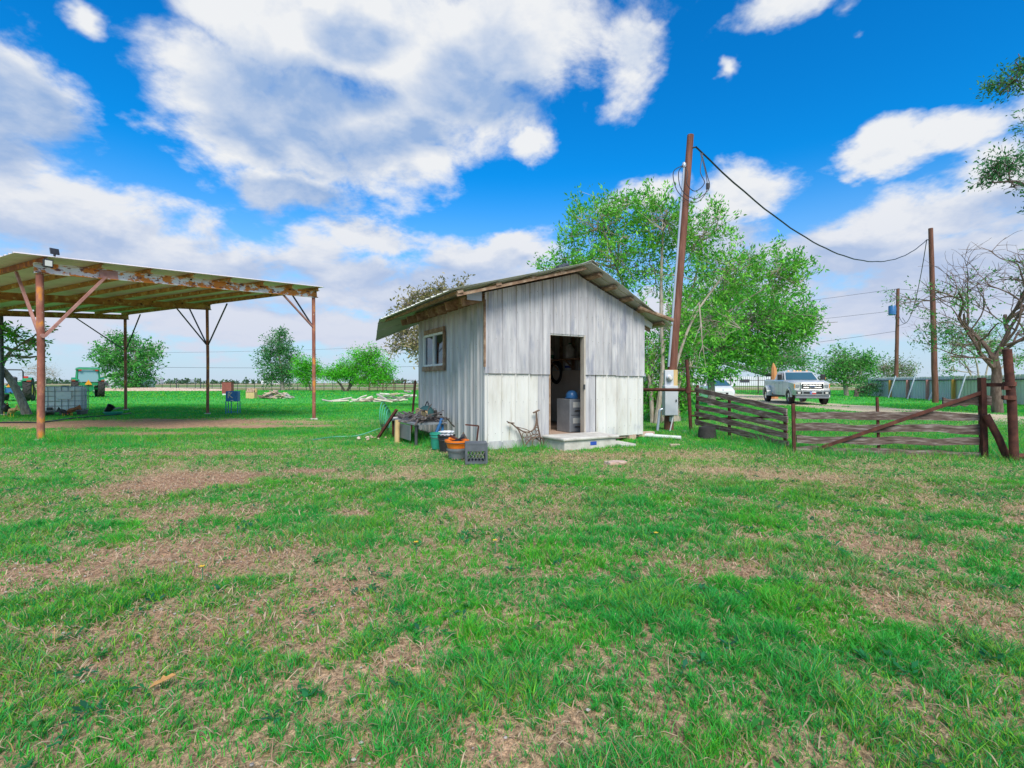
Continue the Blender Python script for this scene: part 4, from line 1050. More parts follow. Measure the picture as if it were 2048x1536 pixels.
    tag(MB().tube([V((8.15, 8.1, .06)), V((10.2, 8.3, .05))], .05, 8).build('fallen_pipe', 'rust', None, True), 'rusty pipe lying in the grass beside thick gate post', 'pipe')
    tag(MB().loft([[V((8.0 + x, 7.62 + y, z)) for x, y in ((0, 0), (.28, .02), (.3, .16), (.05, .15))] for z in (-.02, .09)]).build('broken_brick', 'brick_rubble', None, bevel=.015), 'broken red brick lying at the foot of thick gate post', 'brick')
    # upturned black tub by the sagging gate
    c = G(1414, 876)
    tb = thing('black_tub', 'upturned black rubber tub in tall grass under the sagging gate', 'tub', c)
    MB().lathe([(.205, 0), (.20, .06), (.185, .22), (.17, .27), (.10, .285)], c + V((0, 0, -.02)), 14).build('body', 'rubber', tb, True)
    MB().lathe([(.215, 0), (.215, .03)], c + V((0, 0, -.01)), 14).build('rim', 'rubber', tb)
    # pvc pipe and stones by the pole
    a = G(1290, 876); b = G(1362, 880)
    pv = thing('pvc_pipe', 'white plastic drain pipe lying on the ground beside the service pole', 'pipe', a)
    MB().tube([a + V((0, 0, .06)), b + V((0, 0, .05))], .042, 10).build('pipe', 'pvc_white', pv, True); MB().tube([a + V((.02, 0, .06)), a + V((.18, .0, .06))], .054, 10).build('coupling', 'pvc_white', pv, True)
    def slab(px, py, w, l, h, rz, m, label, nm='paving_stone'):
        c = G(px, py); R = Matrix.Rotation(rz, 3, 'Z'); q = [R @ V((x * w * random.uniform(.85, 1.1), y * l * random.uniform(.85, 1.1), 0)) for x, y in ((-.5, -.5), (.1, -.6), (.5, -.4), (.55, .3), (.1, .55), (-.5, .4))]
        tag(MB().loft([[c + p + V((0, 0, z)) for p in q] for z in (-.02, h)]).build(nm, m, None, bevel=.01, normals=True), label, 'stone')
    slab(1230, 926, .34, .22, .03, .4, 'brick_rubble', 'flat pinkish paving stone set in the dry grass before the doorstep')
    slab(1290, 872, .45, .2, .1, .5, 'brick_rubble', 'rough brown stone against the right corner of the shed')
    slab(1350, 892, .20, .12, .04, 0, 'brick_rubble', 'small reddish stone in front of the white drain pipe')
    slab(1370, 866, .16, .12, .06, 0, 'stone', 'small pale stone in the grass behind the white drain pipe')
gates()

# ------------------------------------------------------------------ sheet-metal fence along the drive
def metal_fence():
    a = V((28.6, 26.6, 0)); b = V((34.2, 47.5, 0)); d = (b - a).normalized(); n = V((-d.y, d.x, 0))
    if n.x > 0: n = -n
    L = (b - a).length
    t = thing('metal_fence', 'long sheet metal fence, tan near panels and grey far panels', 'fence', a)
    x = -9.0; k = 0
    while x < L:
        w = 1.05; m = 'fence_sheet_tan' if x < 8.5 else 'fence_sheet_grey'
        lean = n * random.uniform(-.02, .02)
        MB().sheet(a + n * (.004 * (k % 2)), d, V((0, 0, 1)), n, x, x + w + .02, .02, 1.74 + random.uniform(-.02, .02), .35 if m.endswith('tan') else .24, .05, minor=False).build('fence_panel', m, t)
        x += w; k += 1
    MB().beam(a + d * -9 + n * .10 + V((0, 0, 1.46)), b + n * .10 + V((0, 0, 1.46)), .07, .07).build('rail', 'dark_metal', t)
    cols = ['post_blue', 'rust', 'post_blue', 'post_orange', 'post_blue', 'post_pink', 'post_blue', 'post_pink', 'post_blue', 'post_orange', 'post_blue']
    xs = [-1.2, 2.6, 3.4, 8.3, 6.9, 11.6, 10.3, 14.6, 13.4, 17.6, 16.6]
    for c, x in zip(cols, xs):
        p = a + d * x + n * .16
        if c == 'post_blue': MB().beam(p + n * .75 - d * .5 + V((0, 0, -.05)), p + V((0, 0, 1.85)), .07, .09, d).build('prop_post', c, t)
        else: MB().beam(p + V((0, 0, -.05)), p + V((0, 0, 1.5)), .20, .12, d).build('post', c, t)
metal_fence()
def iron_gate():
    a = V((19.4, 58.5, 0)); b = V((31.0, 56.0, 0)); d = (b - a).normalized(); L = (b - a).length
    t = thing('iron_gate', 'tall dark iron picket gate closing the end of the dirt drive', 'gate', a)
    for x in (0, 2.9, 5.8, 8.7, L): MB().beam(a + d * x, a + d * x + V((0, 0, 2.0)), .09, .09).build('gate_post', 'iron', t)
    for z in (.12, 1.55): MB().beam(a + V((0, 0, z)), b + V((0, 0, z)), .05, .06).build('rail', 'iron', t)
    n = int(L / .22)
    pk = None
    for i in range(n):
        p = a + d * (.22 * i + .1)
        if pk is None: pk = MB().tube([p + V((0, 0, .1)), p + V((0, 0, 1.9)), p + V((0, 0, 2.05))], [.018, .018, .002], 5).build('picket', 'iron', t); p00 = p
        else:
            c = pk.copy(); COL.objects.link(c); c.location = p - p00
iron_gate()
def wire_fence():
    t = thing('wire_fence', 'long low pasture wire fence with thin steel posts along far field', 'fence', V((-70, 80, 0)))
    a = V((-72, 82, 0)); b = V((-8, 76, 0)); n = 46; p0 = MB().tube([a + V((0, 0, -.1)), a + V((0, 0, 1.35))], .04, 5).build('post', 'dark_metal', t)
    for i in range(1, n):
        c = p0.copy(); COL.objects.link(c); c.location = (b - a) * (i / (n - 1)); c.scale = (1.5 if i % 6 == 0 else 1,) * 2 + (1.0,)
        c.scale = (1, 1, 1)
    for z in (.3, .6, .9, 1.2): MB().tube([a + V((0, 0, z)), b + V((0, 0, z))], .012, 4).build('wire', 'dark_metal', t)
    c_ = thing('pipe_corral', 'rusty pipe corral panels beside the far wire fence', 'fence', V((-19, 72, 0)))
    for x in (-20.5, -18.6, -17.0, -15.4, -13.9): MB().tube([V((x, 72, 0)), V((x, 72, 1.75))], .05, 6).build('post', 'rust', c_)
    for z in (.6, 1.15, 1.65): MB().tube([V((-20.5, 72, z)), V((-13.9, 72, z))], .035, 6).build('rail', 'rust', c_)
    MB().tube([V((-18.6, 72, .2)), V((-17.0, 72, 1.6))], .03, 6).build('brace', 'rust', c_)
    h = thing('pipe_gate', 'dark square pipe gate frame standing in the far fence line', 'gate', V((-50, 79, 0)))
    for x in (-53, -49.2): MB().tube([V((x, 79, 0)), V((x, 79, 1.8))], .07, 6).build('post', 'dark_metal', h)
    for z in (1.72, .4): MB().tube([V((-53, 79, z)), V((-49.2, 79, z))], .05, 6).build('rail', 'dark_metal', h)
    bank = MB().loft([[V((-66, 76, -.05)), V((-66, 76.8, .45)), V((-66, 78, -.05))], [V((-55, 76.5, -.05)), V((-55, 77, .55)), V((-55, 78.4, -.05))], [V((-44, 77, -.05)), V((-44, 77.6, .3)), V((-44, 79, -.05))]]).build('earth_bank', 'brick_rubble', None, True, normals=True); bank['kind'] = 'structure'
wire_fence()
def barn(loc, w, l, h, label, m='barn_white', wins=3):
    t = thing('farm_building', label, 'building', loc); x, y, z = loc
    MB().b2((x - w / 2, y, -.1), (x + w / 2, y + l, h)).build('wall', m, t)
    MB().loft([[V((x - w / 2 - .3, yy, h)), V((x, yy, h + w * .14)), V((x + w / 2 + .3, yy, h)), V((x + w / 2 + .3, yy, h - .12)), V((x, yy, h + w * .14 - .12)), V((x - w / 2 - .3, yy, h - .12))] for yy in (y - .3, y + l + .3)]).build('roof', 'roof_sheet', t)
    for k in range(wins):
        xx = x - w / 2 + w * (k + .5) / wins
        MB().b2((xx - w / wins * .18, y - .06, h * .35), (xx + w / wins * .18, y - .01, h * .7)).build('window', 'dark_glass', t)
barn((-66.5, 84, 0), 4.6, 6, 2.3, 'small white metal shed behind the cab tractor')
barn((95, 230, 0), 60, 14, 4.2, 'long pale building far beyond the iron gate', 'barn_white', 5)
barn((-420, 560, 0), 40, 14, 5, 'white farm building on the far horizon left of the round tree', 'barn_white', 3)
barn((-290, 600, 0), 22, 10, 4.5, 'tiny white farm building on the horizon between two trees', 'barn_white', 2)
# ------------------------------------------------------------------ trees
def leaf_mesh(name, pts, out, size, cols, parent, per=14, spread=.22, droop=.2, slim=.42, kind='stuff', label=None):
    """many small leaf faces in clumps round the twig ends"""
    pts = np.array(pts); out = np.array(out); n = len(pts); N = n * per
    i = np.repeat(np.arange(n), per)
    sp = out + np.array([0, 0, .55]) + RNG.normal(0, .45, (n, 3)); sp /= np.linalg.norm(sp, axis=1)[:, None] + 1e-6      # each clump is a leafy shoot
    c = pts[i] + sp[i] * ((RNG.random((N, 1)) - .6) * spread * 4.2) + RNG.normal(0, 1, (N, 3)) * spread * .5
    d = sp[i] * .7 + RNG.normal(0, .7, (N, 3)); d[:, 2] -= droop; d /= np.linalg.norm(d, axis=1)[:, None] + 1e-6
    r = RNG.normal(0, 1, (N, 3)); s = np.cross(d, r); s /= np.linalg.norm(s, axis=1)[:, None] + 1e-6
    L = (size * (.45 + 1.0 * RNG.random(N)))[:, None]; W = L * slim
    nb = np.cross(s, d) * L * .10
    v = np.stack([c, c + d * L * .45 + s * W / 2 + nb, c + d * L, c + d * L * .45 - s * W / 2 + nb], 1).reshape(-1, 3)
    cl = RNG.random(n)[i] * .6 + RNG.random(N) * .4
    cols = np.array(cols); k = np.clip((cl * len(cols)).astype(int), 0, len(cols) - 1)
    tint = np.repeat(cols[k] * (.75 + .5 * RNG.random(N))[:, None], 4, 0)
    o = npmesh(name, v, np.arange(N * 4), np.full(N, 4), 'leaf', tint, parent, kind)
    return o
def wiggle(a, b, n, amp, sagz=0.0):
    a, b = V(a), V(b); l = (b - a).length; out = []
    for i in range(n + 1):
        t = i / n; w = math.sin(PI * t)
        out.append(a.lerp(b, t) + V((random.gauss(0, amp), random.gauss(0, amp), random.gauss(0, amp * .6))) * l * w + V((0, 0, sagz * l * w)))
    return out
def tree(name, label, loc, stems, blobs, cols, bark, leaf=.09, per=14, spread=.22, droop=.15, limb_r=.045, twig_r=.010, slim=.42, group=None, cat='tree', sides=7, shell=.55):
    """stems: polylines (x, y, z, r) from the base; blobs: (x, y, z, rx, ry, rz, twig ends)"""
    loc = V(loc); t = thing(name, label, cat, loc, 0, group)
    mb = MB(); nodes = []
    for st in stems:
        q = [loc + V(p[:3]) for p in st]; c = curve(q, 4) if len(q) > 2 else wiggle(q[0], q[1], 4, .02)
        m = len(c); rr = []
        for i in range(m):
            f = i / (m - 1) * (len(st) - 1); k = min(int(f), len(st) - 2); rr.append(st[k][3] + (st[k + 1][3] - st[k][3]) * (f - k))
        rr[0] *= 1.25
        c[0] = c[0] - V((0, 0, .12))
        mb.tube(c, rr, sides); nodes += list(zip(c, rr))[m // 3:]
    ends = []; outs = []
    for (bx, by, bz, rx, ry, rz, n) in blobs:
        c = loc + V((bx, by, bz))
        cand = sorted(nodes, key=lambda q: (q[0] - c).length + max(0, q[0].z - c.z + rz * .2) * 1.5)[0]
        p0, r0 = cand; lim = wiggle(p0, c, 5, .05, .05); r0 = min(r0 * .7, limb_r * 1.6)
        mb.tube(lim, [r0 + (twig_r * 1.6 - r0) * i / 5 for i in range(6)], 5)
        sub = []
        for k in range(max(3, n // 14)):
            e = V((random.gauss(0, .5) * rx, random.gauss(0, .5) * ry, random.gauss(0, .5) * rz)) + c
            s0 = lim[random.randint(2, 5)]; w = wiggle(s0, e, 4, .06); mb.tube(w, [twig_r * 2.2, twig_r * 2, twig_r * 1.8, twig_r * 1.4, twig_r], 4, False); sub.append(w)
        for k in range(n):
            u = V((random.gauss(0, 1), random.gauss(0, 1), random.gauss(0, 1))).normalized(); f = random.random() ** (1 / 3.0)
            f = shell + (1.12 - shell) * f if random.random() < .75 else f
            e = c + V((u.x * rx, u.y * ry, u.z * rz)) * f * random.uniform(.8, 1.12)
            s0 = random.choice(random.choice(sub)[1:])
            if (s0 - e).length > max(rx, ry, rz) * 1.2: s0 = min((q for w in sub for q in w), key=lambda q: (q - e).length)
            w = wiggle(s0, e, 3, .05, -.03); mb.tube(w, [twig_r, twig_r * .8, twig_r * .6, twig_r * .35], 3, False)
            ends.append(tuple(e)); o_ = (e - c).normalized(); outs.append(tuple(o_))
            if random.random() < .6: ends.append(tuple(w[2])); outs.append(tuple(o_))
    mb.build('trunk', bark, t, True)
    if ends: leaf_mesh('crown', ends, outs, leaf, cols, t, per, spread, droop, slim)
    return t
mat('bark_dusk', [(.07, .042, .03), (.15, .10, .078), (.23, .165, .13)], 7, (2, 2, .6), .9, 0, .5, 18)
LEAF_BRIGHT = [(.06, .34, .04), (.12, .48, .05), (.19, .58, .05), (.28, .66, .09)]
LEAF_MID = [(.045, .23, .055), (.07, .31, .06), (.10, .38, .06), (.15, .44, .09)]
LEAF_DARK = [(.035, .17, .06), (.06, .24, .07), (.09, .30, .085)]
LEAF_NEON = [(.07, .42, .03), (.11, .54, .025), (.17, .62, .04)]
LEAF_OLIVE = [(.22, .21, .08), (.32, .28, .13), (.40, .33, .18)]
LEAF_PALE = [(.16, .22, .12), (.22, .27, .17)]
def at(px, py, Y): return P(px, py, Y)
def blob_px(loc, px, py, Y, rpx, rpy, n, ry=None):
    c = P(px, py, Y) - V(loc); k = Y / F
    return (c.x, c.y, c.z, rpx * k, ry if ry else rpx * k * .9, rpy * k, n)

# slender many-stemmed tree right behind the shed
la = V((4.55, 15.6, 0))
def stA(pts, r0, r1): return [((P(px, py, Y) - la).x, (P(px, py, Y) - la).y, (P(px, py, Y) - la).z, r0 + (r1 - r0) * i / (len(pts) - 1)) for i, (px, py, Y) in enumerate(pts)]
tree('shade_tree', 'slender pale-stemmed tree with airy bright leaves rising behind the shed', la,
     [stA([(1312, 850, 15.6), (1325, 740, 15.6), (1322, 620, 15.7), (1325, 480, 15.8), (1335, 415, 15.8)], .085, .02),
      stA([(1306, 852, 15.7), (1298, 760, 15.9), (1270, 640, 16.2), (1235, 540, 16.4), (1200, 450, 16.5)], .075, .02),
      stA([(1330, 850, 15.5), (1350, 740, 15.4), (1385, 640, 15.4), (1440, 560, 15.6), (1490, 500, 15.8)], .06, .015),
      stA([(1340, 846, 15.7), (1375, 720, 16.2), (1450, 630, 16.4), (1540, 570, 16.6)], .06, .018),
      stA([(1322, 852, 15.9), (1345, 700, 16.3), (1390, 560, 16.6), (1410, 450, 16.7)], .06, .018)],
     [blob_px(la, 1190, 460, 16.4, 70, 70, 120), blob_px(la, 1135, 525, 16.6, 60, 40, 70), blob_px(la, 1240, 520, 16.2, 75, 60, 90), blob_px(la, 1325, 440, 15.8, 70, 60, 130),
      blob_px(la, 1300, 550, 16.2, 60, 70, 60), blob_px(la, 1400, 470, 16.4, 60, 75, 90), blob_px(la, 1450, 540, 16.0, 80, 75, 110), blob_px(la, 1340, 640, 15.9, 60, 70, 60), blob_px(la, 1300, 745, 15.9, 45, 80, 90),
      blob_px(la, 1540, 550, 16.4, 70, 60, 80), blob_px(la, 1590, 545, 16.5, 45, 40, 40), blob_px(la, 1245, 425, 16.3, 40, 40, 40), blob_px(la, 1370, 730, 16.2, 45, 60, 60), blob_px(la, 1420, 640, 16.0, 80, 50, 60)],
     LEAF_BRIGHT, 'bark_pale', leaf=.125, per=15, spread=.105, droop=.0, limb_r=.035, slim=.36)
# broad tree by the drive
lb = V((11.2, 28, 0))
def stB(pts, r0, r1): return [((P(px, py, Y) - lb).x, (P(px, py, Y) - lb).y, (P(px, py, Y) - lb).z, r0 + (r1 - r0) * i / (len(pts) - 1)) for i, (px, py, Y) in enumerate(pts)]
tree('shade_tree', 'broad low-spreading leafy tree with one thick trunk beside the drive', lb,
     [stB([(1424, 812, 28), (1422, 740, 28), (1430, 690, 28), (1455, 630, 28)], .22, .09), stB([(1424, 730, 28), (1470, 680, 27.6), (1540, 630, 27.5), (1590, 590, 27.5)], .12, .03), stB([(1424, 735, 28), (1390, 690, 28.3), (1360, 620, 28.5)], .11, .03), stB([(1428, 700, 28), (1500, 690, 28.4), (1590, 680, 28.6)], .09, .025)],
     [blob_px(lb, 1420, 690, 27.5, 75, 45, 120), blob_px(lb, 1490, 640, 27.5, 90, 60, 170), blob_px(lb, 1555, 625, 27.5, 65, 50, 110), blob_px(lb, 1585, 655, 28, 48, 45, 90), blob_px(lb, 1480, 700, 28.2, 70, 36, 100), blob_px(lb, 1380, 640, 28.4, 55, 60, 90),
      blob_px(lb, 1450, 580, 28, 80, 55, 100), blob_px(lb, 1525, 700, 28.5, 40, 26, 60), blob_px(lb, 1350, 720, 28.4, 50, 50, 80), blob_px(lb, 1440, 745, 27.6, 40, 25, 40), blob_px(lb, 1610, 625, 27.8, 32, 40, 40)],
     LEAF_BRIGHT[:3] + LEAF_MID[2:], 'bark_grey', leaf=.185, per=17, spread=.20, limb_r=.06, twig_r=.013)
# gnarled half-bare tree at the right
def gnarled():
    lc = V((20.6, 21.2, 0)); t = thing('gnarled_tree', 'gnarled grey tree with many bare twigs behind the wide gate', 'tree', lc)
    mb = MB(); ends = []; outs = []
    def grow(p, d, r, l, depth):
        n = 5; pts = [p]; dd = d.copy()
        for i in range(n):
            dd = (dd + V((random.gauss(0, .17), random.gauss(0, .17), random.gauss(.02, .13)))).normalized(); pts.append(pts[-1] + dd * l / n)
        mb.tube(pts, [r * (1 - .45 * i / n) for i in range(n + 1)], 7 if depth < 2 else (5 if depth < 4 else 3), depth < 2)
        if depth >= 6: return
        if depth >= 2 and (random.random() < .06 or (pts[-1].z < 4.2 and random.random() < .09)):
            for k in range(8): ends.append(tuple(pts[-1] + V((random.gauss(0, .25), random.gauss(0, .25), random.gauss(0, .18))))); outs.append(tuple(dd))
        for k in range(random.choice((2, 3, 3)) if depth else 3):
            j = random.randint(2, n); a = V((random.gauss(0, 1), random.gauss(0, 1), random.gauss(.15, .6))).normalized()
            nd_ = (dd * .75 + a * .75).normalized(); grow(pts[j], nd_, r * (.62 if depth else .6), l * random.uniform(.62, .88), depth + 1)
    base = [lc + V((0, 0, -.1)), lc + V((-.08, 0, .9)), lc + V((-.05, 0, 1.7)), lc + V((-.25, -.05, 2.4))]
    mb.tube(curve(base, 4), [.20] * 4 + [.18] * 4 + [.16] * 5, 10)
    for d, r, l in ((V((-.5, -.1, 1.2)), .095, 1.9), (V((.65, .1, .9)), .12, 2.1), (V((.1, .2, 1.3)), .10, 2.2), (V((-1.0, -.2, .45)), .05, 1.7), (V((.9, -.2, .5)), .08, 2.2), (V((.2, -.2, 1.3)), .09, 2.3)):
        grow(base[-1] - V((0, 0, random.uniform(0, .5))), d.normalized(), r, l, 1)
    mb.build('trunk', 'bark_dusk', t, True)
    leaf_mesh('crown', ends, outs, .12, LEAF_MID, t, 9, .14, .1)
gnarled()
# tree outside the frame whose boughs reach in at the upper right
ld_ = V((16.2, 13.2, 0))
def stD(pts, r0, r1): return [((P(px, py, Y) - ld_).x, (P(px, py, Y) - ld_).y, (P(px, py, Y) - ld_).z, r0 + (r1 - r0) * i / (len(pts) - 1)) for i, (px, py, Y) in enumerate(pts)]
tree('overhanging_tree', 'tall tree whose leafy bough tips reach in high above the gnarled tree', ld_,
     [[(0, 0, 0, .25), (-.1, 0, 2.5, .2), (-.3, 0, 5, .14), (-.8, 0, 7.6, .07)], stD([(2200, 600, 13.2), (2130, 450, 13), (2050, 370, 12.8), (1985, 365, 12.6)], .1, .015), stD([(2180, 350, 13.2), (2090, 220, 12.8), (2030, 165, 12.6)], .08, .015)],
     [blob_px(ld_, 2025, 325, 12.7, 50, 32, 44), blob_px(ld_, 1975, 350, 12.7, 38, 22, 30), blob_px(ld_, 2030, 372, 12.6, 50, 12, 12), blob_px(ld_, 2020, 165, 12.6, 32, 30, 34), blob_px(ld_, 1985, 170, 12.6, 22, 14, 16), blob_px(ld_, 2045, 130, 12.6, 22, 20, 20), blob_px(ld_, 2110, 250, 12.8, 60, 90, 70), blob_px(ld_, 2120, 400, 12.8, 60, 60, 50)],
     LEAF_DARK, 'bark_dark', leaf=.10, per=9, spread=.11, droop=.0, slim=.34, twig_r=.008)
# far pasture trees
def simple(name, label, base, blobs, cols, bark, leaf, per, spread, stems=None, group=None, **k):
    loc = V(base); Y = loc.y
    bl = [blob_px(loc, px, py, Y, rx, ry, n) for px, py, rx, ry, n in blobs]
    if stems is None:
        top = max(b[2] for b in bl); stems = [[(0, 0, 0, .22), (.05, 0, top * .35, .18), (0, .1, top * .75, .08)]]
    else:
        stems = [[(*(P(px, py, Y) - loc), r) for px, py, r in s] for s in stems]
    return tree(name, label, loc, stems, bl, cols, bark, leaf, per, spread, limb_r=.08, twig_r=.02, group=group, **k)
simple('pasture_tree', 'round dark green tree in the pasture behind the carport', (-59.2, 78.5, 0),
       [(255, 700, 48, 28, 60), (222, 712, 36, 26, 42), (290, 728, 32, 26, 40), (250, 678, 34, 14, 30), (262, 758, 36, 20, 52), (302, 700, 18, 18, 18), (205, 700, 16, 14, 12), (240, 735, 40, 20, 40)], LEAF_MID, 'bark_grey', .42, 18, .5)
simple('pasture_tree', 'upright dark green tree behind the rubble pile in the pasture', (-40.8, 89, 0),
       [(555, 690, 26, 26, 70), (535, 710, 22, 25, 50), (580, 712, 20, 26, 50), (555, 735, 36, 22, 80), (560, 672, 12, 12, 25), (540, 755, 22, 14, 40), (575, 752, 18, 16, 40)], LEAF_DARK + LEAF_MID[2:3], 'bark_grey', .36, 14, .5,
       stems=[[(566, 781, .3), (564, 750, .25), (556, 700, .1)]])
simple('mesquite_tree', 'low wide bright green mesquite with forked trunk in the pasture', (-24.8, 73.5, 0),
       [(735, 712, 30, 18, 90), (715, 735, 40, 18, 110), (760, 740, 28, 20, 80), (690, 745, 28, 14, 70), (668, 748, 24, 12, 60), (740, 757, 40, 12, 70), (775, 755, 14, 10, 25)], LEAF_NEON, 'bark_dark', .26, 20, .5,
       stems=[[(693, 784, .2), (703, 770, .17), (725, 755, .12), (745, 745, .06)], [(690, 784, .18), (680, 768, .14), (665, 755, .07)], [(695, 783, .15), (700, 765, .12), (700, 745, .05)]])
simple('mesquite_tree', 'small bright green mesquite clump beside the right front carport post', (-31.5, 76, 0),
       [(612, 728, 22, 16, 60), (598, 745, 16, 14, 40), (632, 742, 20, 14, 50), (612, 758, 20, 10, 30)], LEAF_NEON, 'bark_dark', .26, 20, .45, stems=[[(622, 782, .12), (616, 760, .1), (612, 740, .05)]])
simple('flowering_tree', 'thin olive and tan leaved tree peeking out behind the shed eave', (-3.4, 25, 0),
       [(815, 610, 28, 22, 36), (850, 590, 30, 18, 40), (885, 580, 25, 14, 30), (800, 660, 22, 40, 40), (830, 690, 25, 40, 50), (845, 640, 25, 40, 40), (920, 572, 25, 10, 14), (790, 690, 15, 15, 12)], LEAF_OLIVE, 'bark_grey', .17, 9, .22)
simple('leaning_tree', 'tree with bare grey trunk leaning away at the left carport side', (-19.3, 19.9, 0),
       [(20, 665, 35, 16, 14), (60, 680, 28, 14, 11), (20, 700, 40, 12, 8), (90, 690, 16, 8, 4), (45, 715, 40, 10, 5), (-30, 690, 40, 40, 18), (-70, 640, 60, 50, 18), (10, 655, 22, 10, 8), (100, 660, 14, 6, 3)], LEAF_BRIGHT, 'bark_grey', .15, 7, .13,
       stems=[[(55, 829, .15), (30, 775, .13), (0, 735, .115), (-60, 690, .08)], [(0, 735, .08), (20, 705, .06), (40, 690, .03)]])
simple('pale_bare_tree', 'pale nearly leafless tree behind the open tractor', (-86, 92, 0),
       [(85, 735, 30, 16, 60), (65, 745, 22, 12, 40), (105, 745, 14, 14, 30), (90, 755, 22, 10, 20)], LEAF_PALE, 'bark_pale', .16, 3, .5)
# trees beyond the truck and the metal fence
simple('pasture_tree', 'light green bushy tree with broken trunk standing behind the truck', (33.5, 50, 0),
       [(1680, 720, 40, 26, 90), (1715, 725, 30, 22, 70), (1660, 745, 26, 18, 50), (1700, 755, 40, 18, 60), (1740, 735, 18, 16, 30)], LEAF_MID[1:] + [(.16, .34, .09)], 'bark_grey', .24, 13, .38,
       stems=[[(1694, 800, .24), (1690, 760, .2), (1688, 735, .14)], [(1690, 745, .1), (1702, 728, .05)]])
simple('pasture_tree', 'pale brownish shrub tree behind the fence beside the transformer pole', (41.5, 54, 0),
       [(1765, 735, 24, 18, 50), (1800, 730, 26, 18, 50), (1785, 750, 36, 12, 50), (1822, 742, 12, 12, 16)], [(.30, .28, .16), (.12, .28, .07), (.26, .27, .14)], 'bark_grey', .2, 9, .35)
simple('fan_stemmed_tree', 'fan of thin pale stems with light leaves behind the gnarled tree', (31, 33.5, 0),
       [(1930, 690, 40, 18, 40), (1900, 715, 28, 14, 24), (1980, 690, 40, 20, 40), (2030, 720, 30, 20, 30), (1960, 665, 35, 14, 30), (1900, 740, 20, 8, 8)], LEAF_MID[1:] + [(.15, .30, .08)], 'bark_pale', .15, 9, .25,
       stems=[[(1955, 790, .06), (1935, 735, .05), (1905, 700, .02)], [(1958, 790, .06), (1955, 735, .05), (1940, 690, .02)], [(1962, 790, .06), (1975, 735, .05), (1985, 690, .02)], [(1965, 790, .06), (2000, 740, .05), (2030, 705, .02)]])
simple('small_tree', 'green tree with torn orange trunk top just behind the truck cab', (22.4, 43, 0),
       [(1560, 715, 50, 26, 100), (1530, 730, 30, 16, 40), (1600, 725, 30, 22, 50), (1585, 700, 28, 16, 30)], LEAF_MID[1:], 'bark_grey', .2, 13, .36)
bs = MB(); c = P(1549, 745, 40)
bs.tube([V((c.x, 40, 0)), V((c.x, 40, 1.6)), V((c.x - .05, 40, 2.4)), V((c.x - .1, 40, 2.85))], [.28, .26, .2, .04], 7)
tag(bs.build('broken_stump', 'broken_wood', None, True), 'tall torn orange tree stump behind the truck bed', 'stump')
simple('bush', 'dark leafy bush growing against the far grey fence panels', (31.3, 45.5, 0), [(1740, 775, 22, 14, 50), (1725, 783, 16, 8, 24)], LEAF_DARK, 'bark_dark', .16, 12, .25, cat='bush')
simple('bush', 'leafy understory shrub at the foot of the service pole', (5.3, 16.4, 0), [(1365, 800, 22, 30, 50), (1345, 760, 26, 40, 50), (1300, 800, 24, 40, 50)], LEAF_BRIGHT[:3], 'bark_pale', .11, 12, .18, cat='bush')
simple('bush', 'green shrub in front of the small white shed', (-66, 79.5, 0), [(285, 770, 20, 8, 30), (200, 778, 30, 5, 20)], LEAF_PALE + LEAF_MID[:1], 'bark_grey', .25, 10, .4, cat='bush')
# hanging bare twigs of the behind-shed tree
def dead_branch():
    t = thing('dead_branch', 'pale dead forked branch hanging down out of the leafy crown', 'branch', P(1400, 620, 14.6))
    mb = MB(); a = P(1398, 605, 14.6)
    main = [a, P(1402, 650, 14.5), P(1405, 690, 14.5), P(1412, 735, 14.5)]
    mb.tube(curve(main, 4), [.022] * 6 + [.014] * 4 + [.006] * 3, 5)
    for (j, px, py) in ((1, 1385, 690), (2, 1425, 705), (2, 1395, 725), (1, 1420, 668), (0, 1380, 640)): mb.tube(wiggle(main[j], P(px, py, 14.5), 4, .04), [.012, .010, .008, .006, .003], 4)
    mb.build('twigs', 'bark_pale', t, True)
dead_branch()
# distant woods on the horizon
def far_woods():
    pts = []; outs = []
    for k in range(1500):
        px = random.uniform(-300, 2350); Y = random.uniform(600, 900)
        if vnoise(np.array([px * .01]), np.array([3.3]), 1.0)[0] < .33: continue
        x = (px - 1024) / F * Y; h = random.uniform(-.5, 3.2) * (.5 + vnoise(np.array([px * .02]), np.array([9.1]), 1.0)[0]); pts.append((x, Y, h)); outs.append((0, -.3, 1))
    o = leaf_mesh('distant_woods', pts, outs, 2.6, [(.06, .14, .07), (.09, .18, .08)], None, 16, 1.6, 0, .8)
    o['label'] = 'low hazy line of woods along the far horizon'; o['category'] = 'woods'
far_woods()
